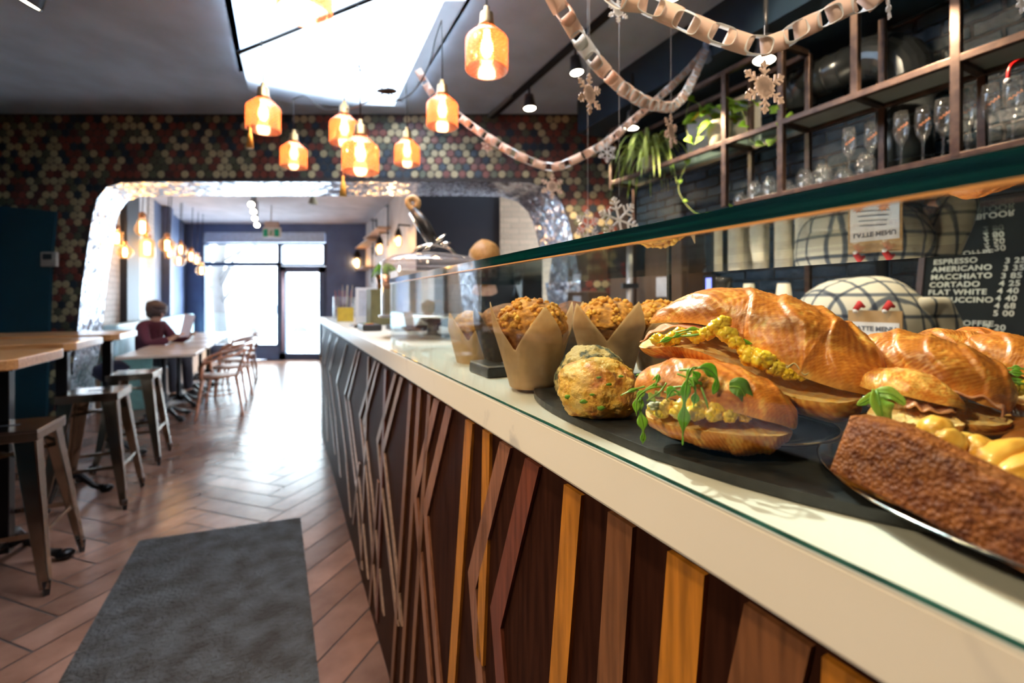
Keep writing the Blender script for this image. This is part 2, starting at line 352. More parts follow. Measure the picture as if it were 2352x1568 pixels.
# walls
mb = MB(); mb.boxd(-3.2, 7.2, -3.0, -2.85, 0, 3.3); struct(mb.build('wall_left', M_teal, rz=PSI))
mb = MB(); mb.boxd(-3.2, -3.05, -3, 3.2, 0, 3.3); struct(mb.build('wall_behind', M_navy, rz=PSI))
mb = MB(); mb.boxd(-3.2, 3.6, 3.1, 3.25, 0, 3.3); struct(mb.build('wall_right', M_brickd, rz=PSI), 'glossy navy painted brick wall behind the bar')
mb = MB(); mb.boxd(-3, 3.55, 2.457, 3.1, 2.89, 3.2); struct(mb.build('trim_1', M_navy, rz=PSI), 'dark navy boxed bulkhead along the right ceiling')
# arch wall
YA, YB = 4.59, 5.2
opx = [(148, 1004), (160, 900), (176, 780), (190, 650), (203, 560), (213, 495), (224, 457), (244, 431), (278, 420), (340, 418), (600, 418), (900, 418), (1150, 418), (1212, 420), (1256, 431), (1287, 460), (1306, 510), (1320, 570), (1332, 650), (1346, 760), (1362, 900), (1374, 1004)]
arch = [((px - 1176) * YA / F, max(0.0, CH - (py - HY) * YA / F)) for px, py in opx]
def inside(x, z, poly):
    r = False; j = len(poly) - 1
    for i in range(len(poly)):
        xi, zi = poly[i]; xj, zj = poly[j]
        if (zi > z) != (zj > z) and x < (xj - xi) * (z - zi) / (zj - zi + 1e-9) + xi: r = not r
        j = i
    return r
XL, XR = -5.9, 1.20
outer = [(XL, 0)] + arch + [(XR, 0), (XR, 3.2), (XL, 3.2)]
mb = MB(); mb.add([(x, YA, z) for x, z in outer], [tuple(t) for t in tessellate_polygon([[Vector((x, z, 0)) for x, z in outer]])])
dx, dy = -.30, .61
outer2 = [(-7.0, 0)] + [(x + dx, z) for x, z in arch] + [(1.4, 0), (1.4, 3.2), (-7.0, 3.2)]
mb.add([(x, YB, z) for x, z in outer2], [tuple(t) for t in tessellate_polygon([[Vector((x, z, 0)) for x, z in outer2]])])
struct(mb.build('wall_arch', mat('dark_grout_wall', (.05, .035, .03), .7), recalc=False), 'mosaic covered wall with a rounded opening to the front room')
mb = MB(); pal = [((.46, .36, .19), 34), ((.20, .045, .026), 27), ((.10, .10, .055), 17), ((.018, .030, .045), 14), ((.10, .025, .02), 8)]
bag = [c for c, k in pal for _ in range(k)]
sp_ = .080; row = 0; z = .03; rr = random.Random(3)
while z < 3.2:
    x = XL + (sp_ / 2 if row % 2 else 0)
    while x < 1.03:
        ok = not any(inside(x + sx, z + sz, arch) for sx, sz in ((.0, .0), (.04, 0), (-.04, 0), (0, .04), (0, -.04), (.028, .028), (-.028, .028)))
        if ok:
            c = rr.choice(bag); k = rr.uniform(.8, 1.15); c = tuple(v * k for v in c)
            vs = [(x + (.0355) * math.cos(a * math.pi / 5), YA - .006, z + (.0355) * math.sin(a * math.pi / 5)) for a in range(10)]
            v2 = [(x + (.0385) * math.cos(a * math.pi / 5), YA - .0005, z + (.0385) * math.sin(a * math.pi / 5)) for a in range(10)]
            mb.add(vs + v2, [tuple(range(10))] + [(a, (a + 1) % 10, (a + 1) % 10 + 10, a + 10) for a in range(10)], c)
        x += sp_
    z += sp_ * .866; row += 1
struct(mb.build('wall_arch_mosaic', mat('glazed_round_tile', (1, 1, 1), .45, scale=20, col2=(.85, .85, .85), attr=True)), 'round mosaic tiles in cream, rust, olive and navy')
mb = MB(); K = 6; vs = []; fs = []
dense = []
for i in range(len(arch) - 1):
    a, b = arch[i], arch[i + 1]; ln = math.hypot(b[0] - a[0], b[1] - a[1]); m_ = max(1, int(ln / .06))
    for k in range(m_): f = k / m_; dense.append((a[0] + (b[0] - a[0]) * f, a[1] + (b[1] - a[1]) * f))
dense.append(arch[-1])
for i, (x, z) in enumerate(dense):
    for k in range(K + 1):
        f = k / K; vs.append((x + dx * f, YA - .004 + (dy + .004) * f, z))
for i in range(len(dense) - 1):
    for k in range(K): a = i * (K + 1) + k; fs.append((a, a + 1, a + K + 2, a + K + 1))
mb.add(vs, fs, None, True)
M_mirror = liningmat()
struct(mb.build('trim_2', M_mirror, recalc=False), 'glittering silver pebble mosaic lining of the arched opening')
# back room shell
mb = MB(); YF = 10.2
def lw(t0, t1, m, nm, L=-2.0, z1=3.1, lab=None):
    b = MB(); b.boxd(t0, t1, L - .15, L, 0, z1); return struct(b.build(nm, m, rz=PSI), lab)
Yt = lambda Y, L: (Y - SN * L) / CS
lw(Yt(5.2, -2), Yt(6.15, -2), M_brickw, 'wall_left_2', lab='whitewashed brick wall behind the banquette')
lw(Yt(6.15, -2), Yt(6.67, -2), M_black, 'trim_3', L=-1.92, lab='dark pilaster on the left wall')
lw(Yt(6.67, -2), Yt(7.1, -2), M_white, 'trim_4', L=-1.95, lab='pale pilaster on the left wall')
lw(Yt(7.1, -2), Yt(7.75, -2), M_brickw, 'wall_left_3', lab='whitewashed brick between the pilasters')
lw(Yt(7.75, -2), Yt(10.4, -2), M_blue, 'wall_left_4', lab='slate blue wall beside the street window')
lw(Yt(8.3, -1.9), Yt(8.55, -1.9), M_blue, 'trim_5', L=-1.88, lab='slate blue pilaster by the window')
mb = MB(); mb.boxd(Yt(6.3, 1.62), Yt(10.4, 1.62), 1.62, 1.77, 0, 3.1)
struct(mb.build('wall_right_2', mat('white_washed_plaster', (.72, .68, .66), .6, scale=4, col2=(.60, .55, .53)), rz=PSI), 'white wall carrying pipe lamps')
mb = MB(); mb.box(-1.33, -.165, 6.3, 6.42, 0, 3.1); struct(mb.build('wall_middle', M_black), 'black painted cross wall')
mb = MB(); mb.box(-.165, 1.6, 6.25, 6.42, 0, 3.1); struct(mb.build('wall_middle_2', M_brickb), 'beige brick wall seen through the arch')
# street front: wall with window, transoms and door
X = lambda px: (px - 1176) * YF / F
Z = lambda py: CH - (py - HY) * YF / F
mb = MB()
mb.box(-7.6, X(468), YF, YF + .2, 0, 3.1); mb.box(X(748), X(846), YF, YF + .2, 0, 3.1)
mb.box(X(468), X(748), YF, YF + .2, Z(533), 3.1); mb.box(X(468), X(642), YF, YF + .2, 0, Z(796))
struct(mb.build('wall_front', M_blue), 'slate blue painted shopfront wall')
mb = MB(); M_soff = mat('pale_soffit', (.55, .66, .80), .5)
mb.box(X(470), X(745), YF + .02, YF + .12, Z(556), Z(533)); struct(mb.build('trim_6', M_soff), 'pale soffit panel over the windows')
def frame(nm, x0, x1, z0, z1, w_, lab):
    e = bpy.data.objects.new(nm, None); COL.objects.link(e); e.location = (x0, YF, z0); ROOT[e.name] = (Vector((x0, YF, z0)), 0.); struct(e, lab)
    b = MB()
    b.box(x0, x0 + w_, YF - .02, YF + .08, z0, z1); b.box(x1 - w_, x1, YF - .02, YF + .08, z0, z1); b.box(x0, x1, YF - .02, YF + .08, z0, z0 + w_); b.box(x0, x1, YF - .02, YF + .08, z1 - w_, z1)
    b.build('window_frame', mat('dark_blue_frame', (.045, .075, .15), .4), e)
    b = MB(); b.box(x0 + w_, x1 - w_, YF + .02, YF + .028, z0 + w_, z1 - w_); b.build('pane', M_glass, e); return e
frame('window_1', X(466), X(642), Z(796), Z(606), .05, 'large street window beside the door')
frame('window_2', X(466), X(642), Z(606), Z(558), .04, 'transom above the large street window')
frame('window_3', X(642), X(748), Z(610), Z(558), .05, 'transom above the street door')
dr = frame('door_1', X(642), X(748), 0.0, Z(611), .14, 'glazed street door in a dark blue frame')
b = MB(); b.tube([(X(653), YF - .07, Z(805)), (X(653), YF - .07, Z(622))], .018); b.build('door_handle', mat('pinkish_rail', (.55, .35, .38), .3, .4), dr)
# outside
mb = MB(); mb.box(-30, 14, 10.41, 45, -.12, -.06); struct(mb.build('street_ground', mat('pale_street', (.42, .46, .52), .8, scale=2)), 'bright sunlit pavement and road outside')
mb = MB(); mb.box(-7.6, 1.3, 3.9, 10.41, -.2, -.081); struct(mb.build('floor_slab', mat('grout', (.1, .07, .05), .8)))
tr = thing('street_tree', 'bare street tree standing outside the big window', 'tree', P(500, 830, 13.5))
b = MB(); t0 = P(512, 815, 13.5); t1 = P(498, 640, 13.5); t2 = P(520, 500, 13.5)
b.tube([t0, t1, t2], [.20, .16, .10]); M_bark = mat('grey_bark', (.05, .045, .045), .9, scale=12, bump=.4); b.build('trunk', M_bark, tr)
b = MB()
for e1, e2 in (((500, 650), (570, 560)), ((500, 640), (470, 580)), ((505, 700), (560, 640)), ((498, 690), (470, 640)), ((510, 600), (600, 560)), ((505, 660), (545, 600))):
    b.tube([P(*e1, 13.5), P((e1[0] + e2[0]) / 2, (e1[1] + e2[1]) / 2 - 6, 13.4), P(*e2, 13.4)], [.06, .04, .02])
b.build('branch', M_bark, tr)
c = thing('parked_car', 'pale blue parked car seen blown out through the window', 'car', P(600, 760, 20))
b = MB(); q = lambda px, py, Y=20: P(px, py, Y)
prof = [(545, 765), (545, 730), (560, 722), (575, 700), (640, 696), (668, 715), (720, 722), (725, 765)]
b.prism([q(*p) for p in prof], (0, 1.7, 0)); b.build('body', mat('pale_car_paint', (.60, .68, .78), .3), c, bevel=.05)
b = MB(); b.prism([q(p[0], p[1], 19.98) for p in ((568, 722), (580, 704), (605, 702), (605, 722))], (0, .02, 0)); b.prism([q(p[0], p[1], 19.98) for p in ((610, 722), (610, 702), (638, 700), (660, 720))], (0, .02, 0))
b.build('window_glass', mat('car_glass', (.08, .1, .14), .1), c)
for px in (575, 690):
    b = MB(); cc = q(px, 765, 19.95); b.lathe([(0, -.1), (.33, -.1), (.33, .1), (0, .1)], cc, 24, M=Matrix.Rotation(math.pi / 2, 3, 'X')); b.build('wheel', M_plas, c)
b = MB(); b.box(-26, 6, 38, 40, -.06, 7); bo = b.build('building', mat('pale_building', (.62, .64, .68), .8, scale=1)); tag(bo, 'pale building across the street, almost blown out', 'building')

# skylight canopy
sk = thing('skylight_canopy', 'white fabric canopy stretched below the skylight, tied with dark rods', 'canopy', TL(3.2, .35, 3.14), PSI)
def sheet(poly, nm, z=3.13, nseg=26):
    ps = [PZ(px, py, z) for px, py in poly]
    b = MB(); b.prism(ps, (0, 0, .004)); return b.build(nm, M_sheet, sk)
sheet([(550, 118), (570, 205), (605, 222), (680, 240), (930, 243), (1070, 0), (1120, -90), (1075, -90), (850, 0)], 'fabric_panel')
sheet([(538, -60), (540, 0), (555, 88), (590, 101), (846, -6), (1072, -96), (1180, -150), (530, -150)], 'fabric_panel', 3.11)
b = MB(); b.tube([PZ(548, 121, 3.10), PZ(850, -2, 3.10), PZ(1080, -92, 3.10)], .014); b.build('rod', M_iron, sk)
b = MB()
r0 = PZ(1040, 0, 3.12); b.prism([PZ(x, y, 3.12) for x, y in ((905, 243), (930, 243), (1070, 0), (1020, 0))], (0, 0, -.006)); b.build('hem', translucent('shaded_fold_fabric', (.62, .64, .66), .45, 4), sk)  # the fold's weaker light is put into a greyer, less translucent colour

# banquette, rug, counter
rug = MB(); pr = [PZ(320, 1240, .012), PZ(690, 1187, .012), PZ(734, 1568, .012)]; a_, b_, c_ = pr
dn = (c_ - b_).normalized(); A2 = a_ + dn * 3.2; B2 = b_ + dn * 3.2
rug.prism([a_ - Vector((0, 0, .011)), b_ - Vector((0, 0, .011)), B2 - Vector((0, 0, .011)), A2 - Vector((0, 0, .011))], (0, 0, .012))
tag(rug.build('floor_mat', mat('grey_brown_matting', (.085, .085, .085), .95, scale=9, detail=8, col2=(.040, .032, .026), bump=1.0, bdist=.05, bscale=60), rz=PSI, bevel=.004), 'long grey brown entrance mat lying on the herringbone floor', 'mat')

ZT, GL = 1.155, .3115
ct = thing('service_counter', 'long counter clad in dark wood with zigzag strips under pale marble', 'counter', TL(2, .34, 0), PSI)
LP = .326
b = MB(); b.boxd(-1.0, 4.92, LP, LP + .06, .0, ZT - .06); b.boxd(4.86, 4.92, LP, 1.0, 0, ZT - .06); b.build('front_panel', M_woodd, ct)
b = MB(); b.boxd(-1.0, 4.92, .60, .86, .05, ZT - .06); b.build('back_body', M_black, ct)
tag(MB().boxd(-1.0, 4.95, GL, .90, ZT - .06, ZT).build('marble_worktop', M_marble, rz=PSI, bevel=.004), 'pale cream marble worktop running the length of the counter', 'worktop')
strips = [
 ('pale', .040, [(748, 757), (735, 814), (749, 905), (753, 1010)]), ('pale', .040, [(761, 766), (745.5, 833.5), (758, 921), (770, 1040)]),
 ('pale', .045, [(776, 775), (757, 846), (770, 950), (782, 1090)]), ('pale', .045, [(797, 789), (774, 873), (794, 1034), (805, 1180)]),
 ('pale', .035, [(820.8, 801.6), (792.7, 901), (819, 1120), (832, 1300)]), ('pale', .035, [(827, 806), (801, 911), (826, 1110), (845, 1320)]),
 ('pale', .036, [(863, 828), (827, 951), (845, 1120), (865, 1400)]), ('pale', .036, [(871, 832), (836, 967.5), (855, 1130), (880, 1400)]),
 ('pale', .038, [(909, 856), (867.5, 1007), (880, 1145), (912, 1420)]), ('pale', .038, [(923, 864), (880.7, 1026), (914, 1337), (920, 1420)]),
 ('pink', .040, [(1002, 914), (953, 1119.6), (988.6, 1568), (1005, 1800)]), ('pink', .040, [(1030, 931), (976, 1159), (1008.5, 1568), (1030, 1850)]),
 ('pink', .040, [(1155, 1012), (1081, 1311.6), (1101, 1568), (1130, 1950)]), ('red', .042, [(1214, 1050), (1133, 1391), (1147, 1568), (1180, 2000)]),
 ('orange', .038, [(1304, 1110), (1269, 1568), (1240, 2000)]), ('orange', .038, [(1075, 962), (1034, 1568), (1020, 1800)]),
 ('orange', .032, [(1115, 985), (1112, 1174), (1100, 1500)]), ('brown', .040, [(1406, 1172), (1380, 1568), (1350, 2100)]),
 ('orange', .042, [(1543.5, 1262), (1520, 1568), (1480, 2200)]), ('brown', .036, [(963.6, 888), (921.5, 1568)]),
 ('brown', .036, [(944.5, 880), (900, 1568)]), ('brown', .030, [(986.6, 904), (945, 1568), (935, 1700)]),
 ('red', .040, [(886, 846), (865, 1416)]), ('pale', .030, [(847.5, 818), (830, 1300)]), ('brown', .05, [(1721, 1381), (1640, 1760), (1700, 2400)]),
 ('pale', .030, [(826, 1060), (812, 1200)]), ('brown', .036, [(869, 1100), (850, 1380)]), ('orange', .045, [(1900, 1500), (1860, 2400)])]
for kc, wd_, pts in strips:
    W3 = [PL(px, py, LP) for px, py in pts]; b = MB()
    for i in range(len(W3) - 1):
        (ta, _), (tb, _) = tl(W3[i]), tl(W3[i + 1]); za, zb = W3[i].z, W3[i + 1].z
        if zb < .001 and za > .001: f = za / (za - zb); tb = ta + (tb - ta) * f; zb = 0.002
        if za <= .002: break
        za = min(za, ZT - .061)
        p4 = [(ta, za), (tb, zb), (tb - wd_, zb - (wd_ * .25 if i < len(W3) - 2 else 0)), (ta - wd_, za - (wd_ * .25 if i else 0))]
        p4 = [(t_, min(max(z_, .001), ZT - .061)) for t_, z_ in p4]
        lo = [TL(t_, LP - .006, z_) for t_, z_ in p4]; hi = [TL(t_, LP + .01, z_) for t_, z_ in p4]
        b.hexa(lo + hi)
    o = b.build('wood_strip', M_wood[kc], ct)
    o['label'] = {'pale': 'pale silvery', 'pink': 'light pinkish brown', 'red': 'reddish', 'orange': 'bright orange', 'brown': 'mid brown'}[kc] + ' wood strip'
# display case
TE = tl(P(896, 700, 1.509))[0]; GT = 1.378; LB = .772; T0 = -.55
cs = thing('glass_display_case', 'frameless glass pastry case standing on the marble worktop', 'display case', TL(.6, .55, ZT), PSI)
b = MB(); b.boxd(T0, TE, GL + .001, GL + .007, ZT, GT); b.build('front_pane', M_glass, cs)
b = MB(); b.boxd(T0, TE, GL - .001, GL + .0008, ZT + .0005, ZT + .0035); b.build('lower_edge', M_gedge2, cs, label='green lower glass edge')
b = MB(); b.boxd(TE - .006, TE, GL + .008, LB, ZT, GT); b.build('side_pane', M_glass, cs)
b = MB(); b.boxd(T0, TE, GL + .002, LB, GT, GT + .0148); b.build('top_pane', M_gtop, cs)
b = MB(); b.boxd(T0, TE, GL - .002, GL + .0018, GT, GT + .0148); b.boxd(TE, TE + .003, GL - .002, LB, GT, GT + .0148); b.build('polished_edge', M_gedge, cs, label='thick dark green polished glass edge')
b = MB(); b.boxd(.75, .757, LB - .008, LB, ZT, GT); b.build('upright', M_steel, cs)
b = MB(); b.boxd(T0, TE, GL - .0035, GL + .0015, GT - .0022, GT - .0002); b.build('edge_strip', mat('amber_reflection', (.62, .30, .10), .2, coat=.8), cs, label='amber strip painted as a reflection under the glass edge')  # orange reflection along the glass edge, painted in as an amber strip
# ================= FRONT ROOM FURNITURE =================
def make_stool():
    t = thing('bar_stool', '', 'stool', (0, 0, 0), 0, 'gunmetal bar stools beside the high tables')
    H = .735; a = .150; f = .205
    b = MB(); b.box(-a, a, -a, a, H - .012, H); b.box(-a, a, -a, -a + .004, H - .05, H - .01); b.box(-a, a, a - .004, a, H - .05, H - .01); b.box(-a, -a + .004, -a, a, H - .05, H - .01); b.box(a - .004, a, -a, a, H - .05, H - .01)
    b.build('seat', M_stool, t, bevel=.010)
    b = MB(); b.box(-.035, .035, -.012, .012, H + .0002, H + .0012); b.build('hand_slot', M_plas, t)
    for sx in (-1, 1):
        for sy in (-1, 1):
            b = MB(); top = Vector((sx * (a - .02), sy * (a - .02), H - .008)); bot = Vector((sx * f, sy * f, .03))
            d = (bot - top)
            q = lambda c, w_: [c + Vector((sx * .006, sy * .006, 0)), c + Vector((-sx * w_, sy * .006, 0)), c + Vector((-sx * w_, -sy * (w_ * .12), 0)), c + Vector((-sx * w_ * .12, -sy * w_ * .12, 0)), c + Vector((-sx * w_ * .12, -sy * w_, 0)), c + Vector((sx * .006, -sy * w_, 0))]
            A = q(top, .075); B = q(bot, .030); n = 6
            b.add(A + B, [(0, 1, 2, 3, 4, 5), (11, 10, 9, 8, 7, 6)] + [(i, (i + 1) % n, (i + 1) % n + n, i + n) for i in range(n)])
            g = b.build('leg', M_stool, t, bevel=.006)
            b = MB(); b.bar(bot + Vector((-sx * .010, -sy * .010, .035)), bot + Vector((sx * .003 - sx * .01, sy * .003 - sy * .01, -.03)), .030, .030, w2=.018, h2=.018); b.build('foot_cap', M_plas, g)
    h = .27; fr = .178
    for p, q_ in (((-fr, -fr), (fr, -fr)), ((fr, -fr), (fr, fr)), ((fr, fr), (-fr, fr)), ((-fr, fr), (-fr, -fr))):
        b = MB(); b.bar((*p, h), (*q_, h), .004, .022); b.build('crossbar', M_stool, t)
    b = MB(); b.bar((-.13, -.13, .60), (.13, .13, .60), .003, .02); b.bar((-.13, .13, .60), (.13, -.13, .60), .003, .02); b.build('seat_brace', M_stool, t)
    return t
st0 = make_stool()
for i, (t_, lb) in enumerate(((2.955, 'gunmetal backless bar stool nearest the camera, cut by the photo edge'), (3.863, 'gunmetal backless bar stool at the middle high table'), (4.73, 'gunmetal backless bar stool farthest away, beside the arch'))):
    o = st0 if i == 0 else copytree(st0); place(o, TL(t_, -1.135 + (.03 if i else -.02), 0), PSI, lb)

def claw(b, c, dirv, ln, h=.12):
    dirv = Vector(dirv); up = Vector((0, 0, 1)); c = Vector(c)
    b.tube([c + up * h, c + dirv * ln * .35 + up * (h + .025), c + dirv * ln * .7 + up * .055, c + dirv * ln * .92 + up * .035], [.030, .024, .018, .022], 8)
    b.blob(c + dirv * ln + up * .026, (.040, .034, .026), .25, 4, 2)
def high_table():
    t = thing('high_table', '', 'table', (0, 0, 0), 0, 'orange topped high tables along the left side')
    b = MB(); pts = []
    for sx, sy in ((1, -1), (1, 1), (-1, 1), (-1, -1)):
        for k in range(5):
            a = {(1, -1): -90, (1, 1): 0, (-1, 1): 90, (-1, -1): 180}[(sx, sy)] + k * 22.5
            r = .07; pts.append(Vector((sx * (.60 - r) + r * math.cos(math.radians(a)), sy * (.30 - r) + r * math.sin(math.radians(a)), 1.005)))
    b.prism(pts, (0, 0, .05)); b.build('tabletop', M_oak, t, bevel=.006)
    for x in (.46, -.14):
        b = MB(); b.box(x - .03, x + .03, -.03, .03, .09, 1.0); b.build('leg', M_iron, t, bevel=.004)
        b = MB()
        for dv in ((0, 1, 0), (0, -1, 0), (.75, 0, 0)) if x > 0 else ((0, 1, 0), (0, -1, 0)): claw(b, (x, 0, 0), dv, .30)
        b.build('claw_base', M_iron, t)
    b = MB(); b.box(-.30, .5, -.02, .02, .975, 1.004); b.build('top_bracket', M_iron, t)
    return t
ht = high_table()
for i, (p, lb) in enumerate((((70, 830, 2.18), 'orange oak high table nearest the camera, at the left edge'), ((192, 795, 3.0), 'orange oak high table behind the middle bar stool'), ((286, 770, 3.75), 'orange oak high table in front of the silver arch lining'))):
    e = P(*p); o = ht if i == 0 else copytree(ht); L_ = tl(e)[1]; t_ = tl(e)[0]
    place(o, TL(t_ + .12, L_ - .60, 0), PSI, lb)
# wall bench
bn = thing('padded_bench', 'pale padded bench behind the high tables', 'bench', TL(4, -2.3, 0), PSI)
MB().boxd(1.4, 4.6, -2.62, -2.06, 0, .42).build('plinth', M_teal, bn)
for k in range(4): MB().boxd(1.42 + k * .79, 2.18 + k * .79, -2.64, -2.0, .42, .56).build('seat_cushion', mat('pale_vinyl', (.62, .66, .68), .4), bn, bevel=.02)
b = MB(); pp = [(-300, 470), (0, 474), (135, 487), (131, 540), (125, 600), (118, 780), (112, 1004), (-300, 1004)]
b.prism([(P(x, y, YA).x, YA - .035, max(.0, P(x, y, YA).z)) for x, y in pp], (0, .03, 0)); pn = b.build('wall_panel', M_teal, bevel=.004); struct(pn, 'dark teal panel on the mosaic wall').name = 'wall_teal_panel'
th = thing('thermostat', 'small beige thermostat at the edge of the teal wall panel', 'thermostat', P(126, 597, YA - .04))
b = MB(); a_, c_ = P(108, 613, YA), P(144, 580, YA); b.box(a_.x, c_.x, YA - .065, YA - .037, a_.z, c_.z); b.build('case', mat('beige_plastic', (.42, .36, .30), .5), th, bevel=.004)
b = MB(); a_, c_ = P(113, 597, YA), P(134, 584, YA); b.box(a_.x, c_.x, YA - .067, YA - .0652, a_.z, c_.z); b.build('display', M_plas, th)

# ================= PENDANT LAMPS =================
def shade_mat():
    m = bpy.data.materials.new('amber_brick_glass'); m.use_nodes = True; nt = m.node_tree; N = nt.nodes; nt.nodes.remove(N['Principled BSDF'])
    tc = N.new('ShaderNodeTexCoord'); sp = N.new('ShaderNodeSeparateXYZ'); nt.links.new(tc.outputs['Object'], sp.inputs[0])
    at = N.new('ShaderNodeMath'); at.operation = 'ARCTAN2'; nt.links.new(sp.outputs[1], at.inputs[0]); nt.links.new(sp.outputs[0], at.inputs[1])
    cb = N.new('ShaderNodeCombineXYZ'); nt.links.new(at.outputs[0], cb.inputs[0]); ml = N.new('ShaderNodeMath'); ml.operation = 'MULTIPLY'; ml.inputs[1].default_value = 12.0
    nt.links.new(sp.outputs[2], ml.inputs[0]); nt.links.new(ml.outputs[0], cb.inputs[1])
    br = N.new('ShaderNodeTexBrick'); nt.links.new(cb.outputs[0], br.inputs['Vector']); br.inputs['Scale'].default_value = 1; br.inputs['Brick Width'].default_value = .26; br.inputs['Row Height'].default_value = .105; br.inputs['Mortar Size'].default_value = .018
    br.inputs['Color1'].default_value = (1.0, .50, .30, 1); br.inputs['Color2'].default_value = (1.0, .44, .25, 1); br.inputs['Mortar'].default_value = (.75, .16, .05, 1)
    tr = N.new('ShaderNodeBsdfTransparent'); tr.inputs[0].default_value = (1, .80, .66, 1); ts = N.new('ShaderNodeBsdfTranslucent'); nt.links.new(br.outputs['Color'], ts.inputs[0])
    g = N.new('ShaderNodeBsdfGlossy'); g.inputs['Roughness'].default_value = .12; g.inputs[0].default_value = (1, .85, .75, 1)
    bp = N.new('ShaderNodeBump'); bp.inputs['Strength'].default_value = .7; bp.inputs['Distance'].default_value = .003; bp.invert = True; nt.links.new(br.outputs['Fac'], bp.inputs['Height']); nt.links.new(bp.outputs[0], g.inputs['Normal']); 
    m1 = N.new('ShaderNodeMixShader'); mr = N.new('ShaderNodeMath'); mr.operation = 'MULTIPLY_ADD'; mr.inputs[1].default_value = .35; mr.inputs[2].default_value = .20; nt.links.new(br.outputs['Fac'], mr.inputs[0]); nt.links.new(mr.outputs[0], m1.inputs[0])
    nt.links.new(tr.outputs[0], m1.inputs[1]); nt.links.new(ts.outputs[0], m1.inputs[2])
    m2 = N.new('ShaderNodeMixShader'); m2.inputs[0].default_value = .14; nt.links.new(m1.outputs[0], m2.inputs[1]); nt.links.new(g.outputs[0], m2.inputs[2]); nt.links.new(m2.outputs[0], N['Material Output'].inputs[0]); return m
M_shade = shade_mat(); M_cord = mat('black_twisted_cord', (.02, .018, .018), .7, scale=200)
def pendant_parts(t):
    R_, h = .078, .155
    b = MB(); b.lathe([(.030, h), (.036, h - .004), (R_ - .004, h - .040), (R_, h - .048), (R_, .004), (R_ - .003, .0), (R_ - .004, .004), (R_ - .004, h - .048), (.03, h - .008)], n=40); b.build('lamp_shade', M_shade, t)
    b = MB(); b.lathe([(0, h + .075), (.010, h + .075), (.012, h + .055), (.024, h + .05), (.027, h + .012), (.031, h + .008), (.031, h - .006), (0, h - .006)], n=20); b.build('cap', M_brass, t)
    b = MB(); b.lathe([(0, .148), (.012, .146), (.014, .12), (.022, .095), (.024, .075), (.014, .050), (0, .045)], n=16); b.build('bulb', M_bulb, t)
pend = [(605, 300, 74, (600, 90), 'copper glass pendant lamp on the far left, a tassel below it'), (675, 384, 58, (672, 228), 'small low copper glass pendant lamp, second from the left'),
        (791, 330, 66, (791, 88), 'copper glass pendant lamp just behind and left of the lowest one'), (828, 396, 82, (822, 12), 'large copper glass pendant lamp hanging lowest of the cluster'),
        (935, 378, 58, (933, 190), 'small copper glass pendant lamp between the lowest and the garland'), (1016, 292, 73, (1014, 46), 'copper glass pendant lamp in front of the paper garland'),
        (1118, 162, 99, (1116, -30), 'big copper glass pendant lamp on its own near the track'), (700, 34, 122, (700, -160), 'copper glass pendant lamp cut off by the top of the photo')]
first = None
for px, pyb, wpx, hook, lb in pend:
    Y = .156 * F / wpx; base = P(px, pyb, Y)
    t = thing('pendant_lamp', lb, 'pendant lamp', base, 0, 'copper glass pendant lamps under the skylight')
    ROOT[t.name] = (Vector((0, 0, 0)), 0.)
    if first is None:
        pendant_parts(t); first = list(t.children)
    else:
        for ch_ in first:
            c_ = ch_.copy(); COL.objects.link(c_); c_.parent = t
    ROOT[t.name] = (base, 0.)
    top = P(hook[0], hook[1], Y); top.z = min(top.z, 3.19); b = MB(); b.tube([base + Vector((0, 0, .225)), (base + top) / 2 + Vector((.002, 0, .1)), top], .0032, 6); b.build('cord', M_cord, t)
    point('pendant_light', base + Vector((0, 0, .03)), 1.0, (1, .60, .32), .03)
hub = P(890, 209, 2.2); hub2 = Vector((hub.x, hub.y, 3.09))
def swag(pts, lb):
    tag(MB().tube(spline(pts, 24), .0032, 6).build('lamp_cable', M_cord), lb, 'cable')
swag([P(791, 88, 2.46), P(815, 140, 2.4), P(850, 185, 2.3), P(890, 209, 2.2), P(925, 232, 2.4), P(933, 190, 2.8)], 'black cable looping from the left hook to the tied fabric gather')
swag([P(890, 209, 2.2), P(905, 232, 2.2), P(950, 210, 2.2), P(985, 150, 2.2), P(1000, 90, 2.2), P(1014, 46, 2.2)], 'black cable looping up to the hook over the garland')
swag([P(672, 228, 2.8), P(700, 222, 2.75), P(740, 250, 2.6), P(785, 252, 2.5), P(830, 240, 2.3), P(890, 209, 2.2)], 'black cable swagged behind the two left pendant lamps')
b = MB(); b.tube([hub, hub + Vector((0.004, .05, .3)), Vector((hub.x, hub.y + .15, 3.13))], .003, 5); b.blob(hub, (.05, .02, .014), .3, 5, 2); tag(b.build('cable_knot', M_cord), 'dark knot gathering the lamp cables under the canopy', 'knot')
for px, py, Y, lb in ((574, 318, 2.2, 'golden tassel hanging under the leftmost pendant lamp'), (788, 428, 2.04, 'golden tassel hanging below the lowest pendant lamp')):
    o_ = thing('tassel', lb, 'tassel', P(px, py, Y)); c = P(px, py, Y)
    s_ = Y / F; b = MB(); b.lathe([(.001, 26 * s_), (3.5 * s_, 22 * s_), (2.5 * s_, 14 * s_), (4.5 * s_, 10 * s_), (8 * s_, -22 * s_), (0, -22 * s_)], c, 14, fn=lambda q, a: Vector((q.x * (1 + .12 * math.sin(a * 7)), q.y * (1 + .12 * math.sin(a * 7)), q.z)))
    b.build('fringe', mat('gold_thread', (.62, .36, .08), .6, scale=120), o_)
    b = MB(); b.tube([c + Vector((0, 0, 24 * s_)), c + Vector((0, 0, 60 * s_))], .0015, 5); b.build('thread', mat('gold_thread', (.6, .35, .08)), o_)
